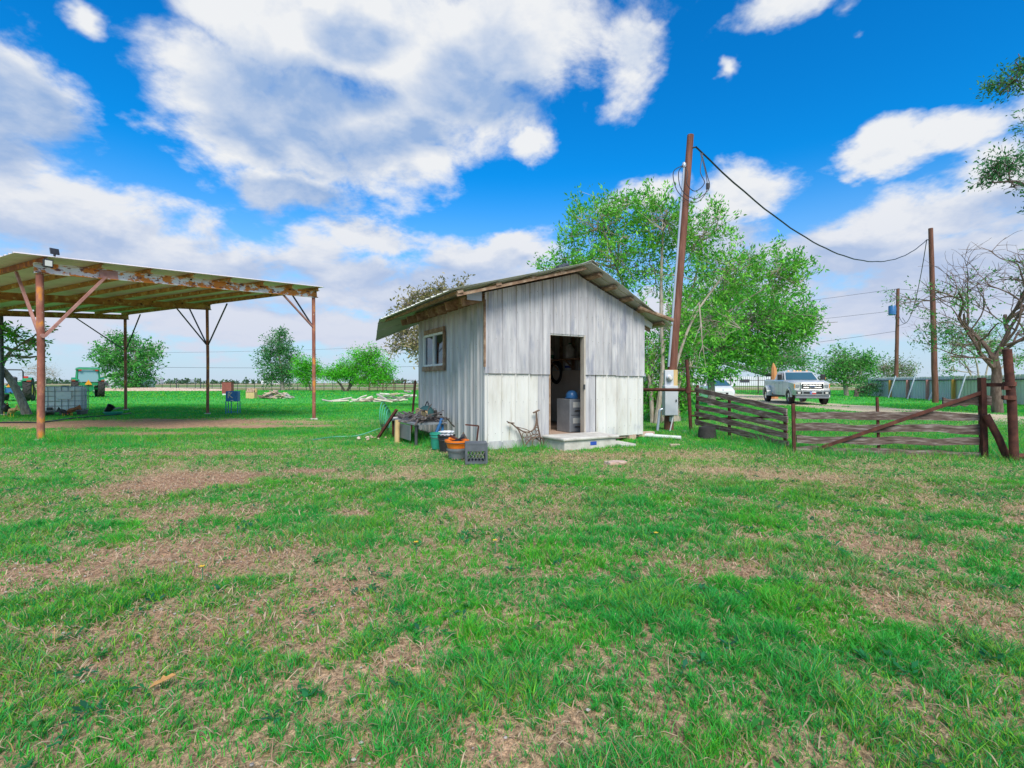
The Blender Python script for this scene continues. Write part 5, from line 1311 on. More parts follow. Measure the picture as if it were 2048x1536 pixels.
# ------------------------------------------------------------------ vehicles
def wheel(parent, c, r, w, m_rim='chrome', lugs=0, rim_r=.6, side=-1, name='wheel'):
    """tyre with rim, axle along local x"""
    R = Matrix.Rotation(PI / 2, 3, 'Y'); c = V(c)
    ty = MB().lathe([(r * rim_r, -w / 2), (r * .93, -w / 2), (r, -w * .36), (r, w * .36), (r * .93, w / 2), (r * rim_r, w / 2), (r * rim_r, -w / 2)], c, 26, R, False)
    for k in range(lugs):
        a = 2 * PI * k / lugs
        for s in (-1, 1):
            a2 = a + (PI / lugs if s > 0 else 0)
            p0 = c + V((s * w * .48, math.cos(a2) * r * 1.0, math.sin(a2) * r * 1.0)); p1 = c + V((s * w * .03, math.cos(a2 + .28) * r * 1.02, math.sin(a2 + .28) * r * 1.02))
            ty.beam(p0, p1, .05 * r / .8, .06 * r / .8, V((0, math.cos(a2), math.sin(a2))))
    t = ty.build(name, 'rubber', parent, True, world=False)
    rm = MB().lathe([(r * rim_r, -w * .30 * side * -1), (r * rim_r * .9, w * .42 * side), (r * rim_r * .55, w * .30 * side), (r * .2, w * .44 * side), (.01, w * .44 * side)], c, 20, R).build('rim', m_rim, t, True, world=False)
    return t
def truck():
    t = thing('pickup_truck', 'dusty white crew-cab pickup truck with chrome grille and black tow mirrors', 'truck', V((17.3, 28.75, 0)), math.radians(-13.5))
    # local frame: x across (viewer right), y backwards, z up; front bumper at y = 0
    def sec(y, zb, zt, hw, hwt, r=.10):
        return [V((-hw, y, zb)), V((hw, y, zb)), V((hw, y, zt - r)), V((hwt, y, zt)), V((-hwt, y, zt)), V((-hw, y, zt - r))]
    B = lambda mb, n, m, p=t, **k: mb.build(n, m, p, world=False, **k)
    B(MB().loft([sec(.16, .62, 1.28, .90, .78), sec(.3, .55, 1.33, .985, .86), sec(1.0, .52, 1.40, 1.0, .88), sec(1.95, .50, 1.44, 1.0, .90)]), 'hood', 'truck_white', smooth=True)
    B(MB().loft([sec(1.95, .50, 1.42, 1.0, .96, .06), sec(4.35, .50, 1.44, 1.0, .96, .06)]), 'cab_body', 'truck_white')
    B(MB().loft([sec(4.37, .60, 1.47, .99, .97, .04), sec(6.6, .60, 1.47, .99, .97, .04)]), 'bed', 'truck_white')
    B(MB().loft([[V((-.95, 1.92, 1.40)), V((.95, 1.92, 1.40)), V((.95, 4.3, 1.40)), V((-.95, 4.3, 1.40))], [V((-.80, 2.62, 1.93)), V((.80, 2.62, 1.93)), V((.80, 4.02, 1.95)), V((-.80, 4.02, 1.95))], [V((-.70, 2.75, 1.99)), V((.70, 2.75, 1.99)), V((.70, 3.9, 2.0)), V((-.70, 3.9, 2.0))]]), 'cab_roof', 'truck_white', smooth=True)
    # glazing a little proud of the pillars
    wf = lambda x, s: V((x * (.95 - .15 * s), 1.915 + .70 * s, 1.40 + .53 * s))
    B(MB().loft([[wf(-.93, .08) + V((0, -.012, .01)), wf(.93, .08) + V((0, -.012, .01)), wf(.92, .95) + V((0, -.012, .01)), wf(-.92, .95) + V((0, -.012, .01))], [wf(-.93, .08), wf(.93, .08), wf(.92, .95), wf(-.92, .95)]]), 'windshield', 'truck_glass')
    for s in (-1, 1):
        for y0, y1, b0, b1 in ((2.22, 2.98, 2.62, 2.98), (3.08, 3.9, 3.08, 3.78)):
            q = [V((s * .957, y0, 1.47)), V((s * .957, y1, 1.47)), V((s * .825, b1, 1.88)), V((s * .825, b0, 1.88))]
            B(MB().loft([q, [p + V((s * .012, 0, .004)) for p in q]]), 'side_window', 'dark_glass', normals=True)
        # tow mirror
        m = B(MB().b2((s * 1.20 - .12, 2.02, 1.44), (s * 1.20 + .12, 2.14, 1.78)), 'mirror', 'black_plastic', bevel=.02)
        for z in (1.50, 1.62): B(MB().beam(V((s * .95, 2.15, z)), V((s * 1.12, 2.08, z)), .04, .04), 'mirror_arm', 'black_plastic')
        if s > 0: B(MB().b2((s * 1.31, 2.01, 1.48), (s * 1.335, 2.11, 1.60)), 'marker', 'amber', m)
        # flares and dually fenders
        def arch(yc, x0, x1, ro, zc=.46, m='truck_white', n='fender'):
            rings = []
            for k in range(11):
                a = PI * (k / 10) * 1.04 - .06; rings.append([V((s * x0, yc - math.cos(a) * (ro - .10), zc + math.sin(a) * (ro - .10))), V((s * x1, yc - math.cos(a) * (ro - .10), zc + math.sin(a) * (ro - .10))), V((s * x1, yc - math.cos(a) * (ro - .02), zc + math.sin(a) * (ro - .02))), V((s * x0, yc - math.cos(a) * ro, zc + math.sin(a) * (ro + .04)))])
            B(MB().loft(rings), n, m, smooth=True, normals=True)
        arch(1.0, .95, 1.045, .56); arch(5.35, .95, 1.27, .62)
        for yc in (1.0, 5.35): B(MB().lathe([(.52, -.01), (.52, .01)], V((s * .985 if yc < 2 else s * .978, yc, .50)), 20, Matrix.Rotation(PI / 2, 3, 'Y')), 'wheel_well', 'black_plastic')
        w = wheel(t, (s * .885, 1.0, .42), .42, .28, 'chrome', 0, .6, s); wheel(t, (s * 1.10, 5.35, .42), .42, .26, 'chrome', 0, .6, s); 
        B(MB().b2((s * .94, 2.0, .40), (s * 1.06, 4.3, .46)), 'running_board', 'black_plastic')
        for y in (2.18, 3.03, 4.02): B(MB().b2((s * 1.0008, y - .006, .56), (s * 1.003, y + .006, 1.42)), 'door_seam', 'dark_metal')
        for y in (2.86, 3.86): B(MB().b2((s * 1.002, y - .09, 1.22), (s * 1.03, y + .09, 1.26)), 'door_handle', 'chrome')
        # lamps
        hl = B(MB().loft([[V((s * .58, .125, .90)), V((s * .93, .20, .92)), V((s * .955, .24, 1.22)), V((s * .60, .155, 1.24))], [V((s * .58, .30, .90)), V((s * .93, .34, .92)), V((s * .955, .36, 1.22)), V((s * .60, .32, 1.24))]]), 'headlight', 'lamp_glass', normals=True)
        B(MB().b2((s * .66, .118, 1.0), (s * .84, .15, 1.15)), 'reflector', 'chrome', hl); B(MB().b2((s * .88, .16, .95), (s * .93, .20, 1.2)), 'turn_lamp', 'amber', hl)
        B(MB().b2((s * .56, -.012, .60), (s * .86, .05, .76)), 'fog_recess', 'black_plastic'); B(MB().b2((s * .64, -.025, .63), (s * .79, .0, .73)), 'fog_lamp', 'lamp_glass')
        B(MB().b2((s * .28 - .02, 6.58, .9), (s * .28 + .02, 6.6, 1.0)), 'tail_reflector', 'lens_red')
    for x in (-.52, -.18, 0, .18, .52): B(MB().loft([[V((x - .06, 2.72, 1.98)), V((x + .06, 2.72, 1.98)), V((x + .06, 2.9, 1.985)), V((x - .06, 2.9, 1.985))], [V((x - .04, 2.76, 2.04)), V((x + .04, 2.76, 2.04)), V((x + .04, 2.86, 2.04)), V((x - .04, 2.86, 2.04))]]), 'cab_lamp', 'amber')
    # grille
    B(MB().b2((-.55, .12, .86), (.55, .20, 1.24)), 'grille_mesh', 'black_plastic')
    fr = MB(); fr.b2((-.60, .06, 1.19), (.60, .15, 1.25)); fr.b2((-.60, .06, .845), (.60, .15, .895)); fr.b2((-.60, .062, .897), (-.545, .15, 1.188)); fr.b2((.545, .062, .897), (.60, .15, 1.188))
    B(fr, 'grille_frame', 'chrome', bevel=.012)
    for z in (.985, 1.115): B(MB().b2((-.49, .075, z - .022), (.49, .14, z + .022)), 'grille_bar', 'chrome', bevel=.01)
    bd = B(MB().lathe([(.13, 0), (.13, .02), (.11, .028)], V((0, .065, 1.05)), 24, Matrix.Rotation(PI / 2, 3, 'X') @ Matrix.Diagonal((1.25, .60, 1))), 'badge', 'chrome')
    B(MB().lathe([(.112, 0), (.112, .012)], V((0, .045, 1.05)), 24, Matrix.Rotation(PI / 2, 3, 'X') @ Matrix.Diagonal((1.25, .58, 1))), 'badge_field', 'badge_blue', bd)
    text_mesh('badge_lettering', 'Ford', .11, 'chrome', bd, frame((0, .030, 1.05), (1, 0, 0), (0, 0, 1), (0, -1, 0)), .002, False)
    # bumper, valance, plate
    B(MB().loft([[V((-1.0, .25, .56)), V((-1.0, .25, .84)), V((-.98, .36, .84)), V((-.98, .36, .56))], [V((-.86, .0, .54)), V((-.86, .0, .84)), V((-.86, .2, .84)), V((-.86, .2, .54))], [V((.86, .0, .54)), V((.86, .0, .84)), V((.86, .2, .84)), V((.86, .2, .54))], [V((1.0, .25, .56)), V((1.0, .25, .84)), V((.98, .36, .84)), V((.98, .36, .56))]]), 'bumper', 'chrome', normals=True)
    B(MB().b2((-.48, -.008, .62), (.48, .04, .74)), 'bumper_intake', 'black_plastic')
    B(MB().b2((-.88, .06, .36), (.88, .22, .535)), 'valance', 'cabinet_grey', bevel=.03)
    pl = B(MB().b2((-.16, -.03, .60), (.16, -.012, .77)), 'license_plate', 'plate_white')
    B(MB().b2((-.155, -.036, .605), (-.05, -.031, .765)), 'plate_field', 'plate_blue', pl); B(MB().b2((-.048, -.036, .605), (.155, -.031, .682)), 'plate_stripe', 'plate_red', pl)
    B(MB().lathe([(.032, 0), (.032, .004)], V((-.102, -.038, .685)), 5, Matrix.Rotation(PI / 2, 3, 'X')), 'plate_star', 'plate_white', pl)
    B(MB().b2((-.7, .6, .38), (.7, 5.9, .55)), 'chassis', 'dark_metal'); B(MB().tube([V((-.8, 1.0, .40)), V((.8, 1.0, .40))], .07, 8), 'axle', 'dark_metal'); B(MB().tube([V((-1.0, 5.35, .40)), V((1.0, 5.35, .40))], .09, 8), 'axle', 'dark_metal')
    # seats seen through the glass
    for x in (-.42, .42): B(MB().b2((x - .25, 2.9, 1.35), (x + .25, 3.05, 1.80)), 'seat', 'cabinet_grey')
truck()
def car():
    t = thing('white_car', 'small white hatchback parked behind the broad tree near iron gate', 'car', V((15.3, 36.2, 0)), math.radians(-9))
    B = lambda mb, n, m, p=t, **k: mb.build(n, m, p, world=False, **k)
    def sec(y, zb, zt, hw): return [V((-hw, y, zb)), V((hw, y, zb)), V((hw * 1.0, y, zt - .12)), V((hw * .86, y, zt)), V((-hw * .86, y, zt)), V((-hw, y, zt - .12))]
    B(MB().loft([sec(0, .3, .68, .70), sec(.15, .22, .80, .84), sec(.8, .2, .98, .88), sec(1.3, .2, 1.04, .88), sec(4.0, .2, 1.06, .88), sec(4.3, .3, .95, .8)]), 'body', 'car_white', smooth=True)
    B(MB().loft([[V((-.82, .95, 1.0)), V((.82, .95, 1.0)), V((.82, 4.1, 1.0)), V((-.82, 4.1, 1.0))], [V((-.62, 1.85, 1.46)), V((.62, 1.85, 1.46)), V((.60, 3.5, 1.46)), V((-.60, 3.5, 1.46))], [V((-.50, 2.1, 1.52)), V((.50, 2.1, 1.52)), V((.48, 3.3, 1.52)), V((-.48, 3.3, 1.52))]]), 'roof', 'car_white', smooth=True)
    q = [V((-.76, .985, 1.03)), V((.76, .985, 1.03)), V((.60, 1.76, 1.435)), V((-.60, 1.76, 1.435))]
    B(MB().loft([q, [p + V((0, -.015, .02)) for p in q]]), 'windshield', 'truck_glass', normals=True)
    for s in (-1, 1):
        q = [V((s * .825, 1.35, 1.06)), V((s * .825, 3.6, 1.06)), V((s * .645, 3.3, 1.42)), V((s * .645, 2.0, 1.42))]
        B(MB().loft([q, [p + V((s * .014, 0, .006)) for p in q]]), 'side_window', 'dark_glass', normals=True)
        for y in (.8, 3.5): wheel(t, (s * .78, y, .3), .30, .19, 'chrome', 0, .62, s)
        B(MB().loft([[V((s * .55, .06, .64)), V((s * .82, .14, .66)), V((s * .80, .45, .86)), V((s * .62, .25, .82))], [V((s * .55, .16, .62)), V((s * .80, .24, .62)), V((s * .78, .5, .82)), V((s * .6, .35, .8))]]), 'headlight', 'lamp_glass', normals=True)
        B(MB().b2((s * .97 - .09, 1.25, 1.0), (s * .97 + .05, 1.35, 1.12)), 'mirror', 'car_white', bevel=.02)
    B(MB().b2((-.35, -.012, .42), (.35, .06, .56)), 'grille', 'black_plastic'); B(MB().b2((-.16, -.02, .44), (.16, -.013, .54)), 'license_plate', 'plate_white')
    B(MB().lathe([(.06, 0), (.06, .02)], V((0, .06, .72)), 14, Matrix.Rotation(PI / 2, 3, 'X')), 'emblem', 'chrome')
car()
def tractor(loc, rz, label, cab, s=1.0):
    t = thing('tractor', label, 'tractor', loc, rz, 'green farm tractors'); t.scale = (s, s, s)
    B = lambda mb, n, m, p=t, **k: mb.build(n, m, p, world=False, **k)
    for sx in (-1, 1):
        wheel(t, (sx * .88, 0, .80), .80, .46, 'tractor_yellow', 16, .55, sx); wheel(t, (sx * .75, 2.4, .50), .50, .32, 'tractor_yellow', 12, .55, sx)
        rings = []
        for k in range(8):
            a = PI * (.12 + .62 * k / 7); rings.append([V((sx * .62, -math.cos(a) * -.90, .80 + math.sin(a) * .90)), V((sx * 1.10, math.cos(a) * .90, .80 + math.sin(a) * .90)), V((sx * 1.10, math.cos(a) * .94, .80 + math.sin(a) * .94)), V((sx * .62, math.cos(a) * .94, .80 + math.sin(a) * .94))])
        B(MB().loft(rings), 'fender', 'tractor_green', normals=True)
        B(MB().b2((sx * .98 - .12, -.62, 1.42), (sx * .98 + .12, -.52, 1.54)), 'tail_lamp', 'lens_red')
        B(MB().beam(V((sx * .32, -.55, .50)), V((sx * .36, -1.15, .42)), .05, .09), 'hitch_arm', 'dark_metal'); B(MB().beam(V((sx * .30, -.35, 1.15)), V((sx * .35, -1.0, .46)), .05, .05), 'lift_link', 'tractor_green')
    B(MB().tube([V((-.9, 0, .80)), V((.9, 0, .80))], .16, 10), 'axle', 'tractor_green'); B(MB().b2((-.32, -.45, .50), (.32, 1.2, 1.10)), 'transmission', 'tractor_green', bevel=.04)
    B(MB().b2((-.36, 1.15, .65), (.36, 3.0, 1.50)), 'hood', 'tractor_green', bevel=.08)
    B(MB().lathe([(.05, 0), (.05, .35)], V((0, -.50, .62)), 8, Matrix.Rotation(PI / 2, 3, 'X')), 'drive_shaft', 'dark_metal')
    if cab:
        B(MB().b2((-.78, -.45, 1.05), (.78, 1.1, 1.30)), 'cab_floor', 'tractor_green')
        for sx in (-1, 1):
            for y, y2 in ((-.50, -.38), (1.1, .95)): B(MB().beam(V((sx * .78, y, 1.25)), V((sx * .70, y2, 2.42)), .10, .10), 'cab_pillar', 'tractor_green')
            q = [V((sx * .765, -.42, 1.32)), V((sx * .765, 1.04, 1.32)), V((sx * .70, .92, 2.36)), V((sx * .70, -.34, 2.36))]; B(MB().loft([q, [p + V((sx * .01, 0, 0)) for p in q]]), 'cab_glass', 'tractor_glass', normals=True)
        for y, y2 in ((-.52, -.40), (1.12, .97)):
            q = [V((-.70, y, 1.35)), V((.70, y, 1.35)), V((.64, y2, 2.36)), V((-.64, y2, 2.36))]; B(MB().loft([q, [p + V((0, .012, 0)) for p in q]]), 'cab_glass', 'tractor_glass', normals=True)
        B(MB().loft([[V((-.84, -.62, 2.42)), V((.84, -.62, 2.42)), V((.84, 1.2, 2.42)), V((-.84, 1.2, 2.42))], [V((-.80, -.58, 2.56)), V((.80, -.58, 2.56)), V((.80, 1.15, 2.56)), V((-.80, 1.15, 2.56))], [V((-.6, -.4, 2.62)), V((.6, -.4, 2.62)), V((.6, 1.0, 2.62)), V((-.6, 1.0, 2.62))]]), 'cab_roof', 'tractor_green')
        for sx in (-1, 1): B(MB().b2((sx * .55 - .1, -.66, 2.30), (sx * .55 + .1, -.60, 2.40)), 'work_lamp', 'lens_red')
        B(MB().b2((-.28, .1, 1.30), (.28, .35, 1.95)), 'seat', 'black_plastic'); B(MB().b2((-.30, -.2, 1.25), (.30, .1, 1.42)), 'seat_base', 'black_plastic')
        tri = B(MB().prism([(-.25, -.20), (.25, -.20), (.0, .24)], -.60, -.57, lambda a, b, t_: V((a, t_, 1.30 + b))), 'warning_triangle', 'triangle_orange', normals=True)
        B(MB().beam(V((0, -.59, 1.05)), V((0, -.5, 1.15)), .05, .12), 'triangle_bracket', 'dark_metal', tri)
    else:
        r = [V((-.62, -.15, .95)), V((-.62, -.25, 2.15)), V((-.55, -.27, 2.28)), V((.55, -.27, 2.28)), V((.62, -.25, 2.15)), V((.62, -.15, .95))]
        B(MB().tube(r, .045, 8), 'roll_bar', 'black_plastic')
        for sx in (-1, 1): B(MB().b2((sx * .78 - .12, -.32, 1.68), (sx * .78 + .12, -.22, 1.82)), 'warning_lamp', 'lens_red')
        B(MB().b2((-.25, .15, 1.25), (.25, .3, 1.75)), 'seat_back', 'black_plastic', bevel=.04); B(MB().b2((-.27, -.2, 1.12), (.27, .2, 1.27)), 'seat', 'black_plastic', bevel=.04)
        B(MB().tube([V((0, .75, 1.2)), V((0, .55, 1.62))], .03, 6), 'steering_column', 'black_plastic'); B(MB().tube([V((math.cos(a) * .2, .55 + math.sin(a) * .08, 1.62 + math.sin(a) * .17)) for a in np.linspace(0, 2 * PI, 17)], .018, 5, False), 'steering_wheel', 'black_plastic')
        tri = B(MB().prism([(-.22, -.18), (.22, -.18), (.0, .22)], -.50, -.48, lambda a, b, t_: V((a, t_, 1.20 + b))), 'warning_triangle', 'triangle_orange', normals=True)
        B(MB().b2((-.3, -.47, .6), (.3, -.42, .95)), 'rear_plate', 'blue_enamel')
    return t
tractor(G(176, 794.5), math.radians(43), 'green tractor with glass cab seen from behind beyond the water tank', True)
tractor(G(24, 802), math.radians(36), 'open green tractor with black roll bar behind the leaning trunk', False, .95)
# ------------------------------------------------------------------ left yard things
def tote():
    loc = G(131, 829); rz = math.radians(28)
    t = thing('water_tote', 'white plastic water tank in wire cage standing under the carport edge', 'tank', loc, rz)
    B = lambda mb, n, m, p=t, **k: mb.build(n, m, p, world=False, **k)
    w, l, h = .60, .50, 1.12
    B(MB().b2((-w + .03, -l + .03, .16), (w - .03, l - .03, h - .02)), 'tank', 'tote_plastic', bevel=.09)
    B(MB().lathe([(.12, 0), (.12, .05)], V((0, 0, h - .02)), 14), 'lid', 'black_plastic')
    for x in (-.52, 0, .52): B(MB().b2((x - .06, -l, 0), (x + .06, l, .12)), 'pallet_foot', 'dark_metal')
    B(MB().b2((-w, -l, .12), (w, l, .155)), 'pallet_deck', 'dark_metal')
    for k in range(7):
        x = -w + 2 * w * k / 6
        for y in (-l, l): B(MB().tube([V((x, y, .15)), V((x, y, h))], .011, 6), 'cage_bar', 'cabinet_grey')
    for k in range(1, 5):
        y = -l + 2 * l * k / 5
        for x in (-w, w): B(MB().tube([V((x, y, .15)), V((x, y, h))], .011, 6), 'cage_bar', 'cabinet_grey')
    for z in (.17, .36, .55, .74, .93, h):
        B(MB().tube([V((-w, -l, z)), V((w, -l, z)), V((w, l, z)), V((-w, l, z)), V((-w, -l, z))], .011, 6, False), 'cage_ring', 'cabinet_grey')
    B(MB().b2((-.16, -l - .022, .62), (.30, -l - .012, .92)), 'name_plate', 'tote_label')
    for x in (-.34, .50): B(MB().b2((x - .09, -l - .03, .20), (x + .09, -l - .012, .31)), 'corner_guard', 'black_plastic')
tote()
def hen(name, label, loc, rz, m, s=1.0, peck=False):
    t = thing(name, label, 'chicken', loc, rz, 'chickens by the water tank')
    t.scale = (s, s, s); B = lambda mb, n, mm, p=t, **k: mb.build(n, mm, p, world=False, **k)
    rings = []
    if peck: prof = [(-.20, .30, .035), (-.14, .27, .075), (-.04, .23, .105), (.06, .21, .10), (.13, .19, .07), (.18, .14, .042), (.22, .08, .034), (.25, .05, .02)]
    else: prof = [(-.24, .40, .03), (-.17, .32, .06), (-.08, .25, .10), (.03, .23, .11), (.11, .26, .085), (.155, .33, .05), (.17, .39, .04), (.20, .41, .022)]
    for y, z, r in prof: rings.append([V((math.cos(a) * r * .85, y, z + math.sin(a) * r)) for a in np.linspace(0, 2 * PI, 11)[:-1]])
    B(MB().loft(rings), 'body', m, smooth=True)
    hx = prof[-2]
    B(MB().loft([[V((-.02, hx[0] + .02, hx[1] - .012)), V((.02, hx[0] + .02, hx[1] - .012)), V((.0, hx[0] + .02, hx[1] + .015))], [V((-.002, hx[0] + .075, hx[1] - .012)), V((.002, hx[0] + .075, hx[1] - .012)), V((0, hx[0] + .075, hx[1] - .008))]]), 'beak', 'tractor_yellow')
    B(MB().prism([(-.03, 0), (.03, 0), (.025, .045), (.01, .025), (-.005, .05), (-.02, .03)], -.006, .006, lambda a, b, q: V((q, hx[0] + a, hx[1] + .03 + b))), 'comb', 'comb_red', normals=True)
    for k in range(4): B(MB().beam(V((0, -.17, .32)), V((.02 * (k - 1.5), -.33 - .01 * k, .44 - .06 * k)), .012, .06), 'tail_feather', m)
    for sx in (-1, 1):
        B(MB().loft([[V((sx * (.08 + .02 * math.sin(a)), -.12 + .11 * math.cos(a) + .07, .25 + .06 * math.sin(a))) for a in np.linspace(0, 2 * PI, 9)[:-1]], [V((sx * .115, -.05 + .06 * math.cos(a), .245 + .03 * math.sin(a))) for a in np.linspace(0, 2 * PI, 9)[:-1]]]), 'wing', m, smooth=True, normals=True)
        B(MB().tube([V((sx * .045, .0, .16)), V((sx * .045, -.01, .08)), V((sx * .045, .0, .012))], .010, 6), 'leg', 'tractor_yellow')
        B(MB().loft([[V((sx * .045 - .03, .05, .0)), V((sx * .045 + .03, .05, .0)), V((sx * .045, -.03, .0))], [V((sx * .045 - .025, .045, .012)), V((sx * .045 + .025, .045, .012)), V((sx * .045, -.025, .012))]]), 'foot', 'tractor_yellow')
hen('chicken', 'black hen standing beside the base of leaning trunk', G(12, 832), -2.2, 'feather_black', 1.15)
hen('chicken', 'tan hen pecking in the grass next to black hen', G(24, 834), 1.3, 'feather_tan', 1.0, True)
hen('chicken', 'rusty red hen pecking before the caged water tank', G(143, 831), 1.8, 'feather_red', .9, True)
hen('chicken', 'dark brown hen crouched at the foot of water tank', G(127, 832), -1.7, 'feather_black', .75, True)
pts = [G(-40, 846), G(40, 846), G(90, 845), G(140, 838), G(200, 833), G(240, 830), G(262, 827)]
tag(MB().tube([p + V((0, 0, .02)) for p in curve(pts, 8)], .022, 6).build('garden_hose', 'wire_black', None, True), 'dark garden hose lying across the bare soil under the carport', 'hose')
def pan():
    c = G(226, 830); t = thing('green_pan', 'shallow green plastic pan on the ground under the carport', 'pan', c)
    MB().lathe([(.24, .0), (.30, .10), (.31, .115), (.285, .11), (.22, .02)], c, 18, Matrix.Diagonal((1.15, .8, 1))).build('bowl', 'green_plastic', t, True)
    MB().lathe([(.325, 0), (.325, .02)], c + V((0, 0, .10)), 18, Matrix.Diagonal((1.12, .78, 1)), False).build('rim', 'green_plastic', t)
    c2 = G(216, 826); b = thing('black_bucket', 'small tipped black bucket behind the shallow green pan', 'bucket', c2)
    R = Matrix.Rotation(.7, 3, 'Y')
    MB().lathe([(.11, -.14), (.14, .14), (.15, .15), (.13, .14), (.10, -.12)], c2 + V((0, .05, .17)), 14, R).build('body', 'black_plastic', b, True); MB().lathe([(.155, 0), (.155, .02)], c2 + V((0, .05, .17)) + R @ V((0, 0, .13)), 14, R, False).build('rim', 'black_plastic', b)
    tag(MB().beam(G(222, 822) + V((0, 0, .05)), G(240, 820) + V((0, 0, .12)), .10, .03).build('loose_board', 'log_wood', None), 'short grey board lying behind the black bucket', 'board')
pan()
def blue_stand():
    c = G(466, 827); t = thing('blue_stand_box', 'blue metal box with flaked paint on thin blue legs', 'box', c, math.radians(12))
    B = lambda mb, n, m, p=t, **k: mb.build(n, m, p, world=False, **k)
    bx = B(MB().b2((-.22, -.18, .50), (.22, .18, .92)), 'box', 'blue_paint', bevel=.01)
    for x in (-.22, -.02, .22): B(MB().beam(V((x, -.14, 0)), V((x, -.14, .50)), .025, .025), 'leg', 'blue_paint')
    for x in (-.22, .22): B(MB().beam(V((x, .15, 0)), V((x, .15, .50)), .025, .025), 'leg', 'blue_paint')
    B(MB().beam(V((-.22, -.14, .07)), V((.22, -.14, .07)), .02, .02), 'crossbar', 'blue_paint')
    text_mesh('faded_letter', 'K', .34, 'plywood', bx, frame((-.05, -.183, .74), (1, 0, 0), (0, 0, 1), (0, -1, 0)), .003, False)
    B(MB().lathe([(.03, 0), (.03, .006)], V((-.07, -.182, .86)), 10, Matrix.Rotation(PI / 2, 3, 'X')), 'white_dot', 'paper_white', bx); B(MB().b2((-.03, -.186, .515), (.07, -.181, .56)), 'name_tag', 'cabinet_label', bx)
blue_stand()
def boxes():
    c = G(453, 790); t = thing('red_board_box', 'dull red painted board box on white base far behind the blue box', 'box', c)
    MB().b2((c.x - .48, c.y, .14), (c.x + .48, c.y + .5, 1.32)).build('panel', 'red_board', t); MB().b2((c.x - .42, c.y - .02, -.02), (c.x + .44, c.y + .5, .14)).build('base', 'paper_white', t); MB().b2((c.x - .52, c.y - .04, 1.322), (c.x + .52, c.y + .54, 1.36)).build('lid', 'red_board', t)
    c = G(500, 797); t = thing('wooden_crate', 'open tan wooden nest box near the rubble pile', 'box', c)
    MB().b2((c.x - .34, c.y, -.02), (c.x + .34, c.y + .5, .50)).build('front', 'new_lumber', t)
    MB().loft([[V((c.x - .36, c.y - .02, .505)), V((c.x + .30, c.y - .02, .505)), V((c.x + .24, c.y + .3, .82)), V((c.x - .36, c.y + .3, .84))], [V((c.x - .36, c.y + .03, .505)), V((c.x + .30, c.y + .03, .505)), V((c.x + .24, c.y + .34, .80)), V((c.x - .36, c.y + .34, .82))]]).build('lid', 'old_lumber', t, normals=True)
    MB().b2((c.x - .36, c.y + .31, .505), (c.x + .36, c.y + .5, .80)).build('back', 'new_lumber', t)
boxes()
def rubble(label, x0, x1, yb, Y, n, h, m, cat='rubble', name='rubble_piece', group='g', ln=(.2, .9)):
    t = thing(name, label, cat, P((x0 + x1) / 2, yb, Y) * V((1, 1, 0)) if False else V((((x0 + x1) / 2 - 1024) / F * Y, Y, 0)))
    for k in range(n):
        px = random.uniform(x0, x1); f = 1 - abs((px - (x0 + x1) / 2) / ((x1 - x0) / 2)) ** 2
        z = random.uniform(0, h * f); p = V(((px - 1024) / F * Y, Y + random.uniform(-.5, .6), z + .05)); l = random.uniform(*ln); a = random.gauss(0, .35); b = random.gauss(0, .25)
        d = V((math.cos(a) * math.cos(b), math.sin(a), math.sin(b))) * l / 2
        mm = random.choice(m); q0, q1 = p - d, p + d; q0.z = max(.03, q0.z); q1.z = max(.03, q1.z)
        if random.random() < .6: MB().tube(wiggle(q0, q1, 3, .03), [random.uniform(.04, .10)] * 4, 6).build('log', mm, t, True)
        else: MB().beam(q0, q1, random.uniform(.08, .2), random.uniform(.04, .1)).build('block', mm, t)
rubble('heap of broken logs and bricks before the upright dark tree', 524, 582, 798, 40, 46, .62, ['log_wood', 'brick_rubble', 'stone', 'brick_rubble'], 'rubble', 'debris_pile')
rubble('small heap of pinkish split logs in the grass left of shed', 760, 800, 798, 38, 14, .6, ['brick_rubble', 'stone'], 'logs', 'log_pile', ln=(.3, .8))
rubble('split logs heaped right beside the shed corner in the grass', 802, 830, 798, 38, 10, .6, ['brick_rubble', 'stone'], 'logs', 'log_pile', ln=(.3, .9))
rubble('scattered wood scraps around a flat timber border in the pasture', 650, 822, 806, 33, 22, .08, ['log_wood', 'stone', 'plywood'], 'scrap wood', 'timber_border', ln=(.4, 1.8))
# ------------------------------------------------------------------ clutter along the shed's left wall
RS = Matrix.Rotation(math.atan2(SU.y, SU.x), 3, 'Z')
def bucket(c, r, h, m, label, name='bucket', lip='self', cat='bucket'):
    t = thing(name, label, cat, c)
    MB().lathe([(r * .82, 0), (r, h), (r * 1.06, h), (r * 1.06, h - .03), (r * .98, h - .035), (r * .94, h - .01), (r * .76, .02)], c, 18).build('body', m, t, True)
    MB().lathe([(r * 1.0, 0), (r * 1.03, .015), (r * 1.0, .03)], c + V((0, 0, h * .72)), 18, None, False).build('band', m, t, True)
    MB().tube(curve([c + V((-r * 1.05, 0, h - .04)), c + V((-r * .6, -r * .95, h * .72)), c + V((r * .6, -r * .95, h * .72)), c + V((r * 1.05, 0, h - .04))], 5), .005, 5, False).build('handle', 'dark_metal', t)
    return t
c_green = G(878, 897); bucket(c_green, .17, .30, 'green_plastic', 'dark green plastic bucket standing by the shed wall'); 
c_blk = G(893, 902); bk = bucket(c_blk, .155, .30, 'black_plastic', 'black bucket with crumpled white sheet between green and orange buckets')
mb = MB()
for k in range(9):
    a = k * .7; mb.beam(c_blk + V((math.cos(a) * .10, math.sin(a) * .10, .30)), c_blk + V((math.cos(a + 2.2) * .12, math.sin(a + 2.2) * .12, .36)), .10, .012)
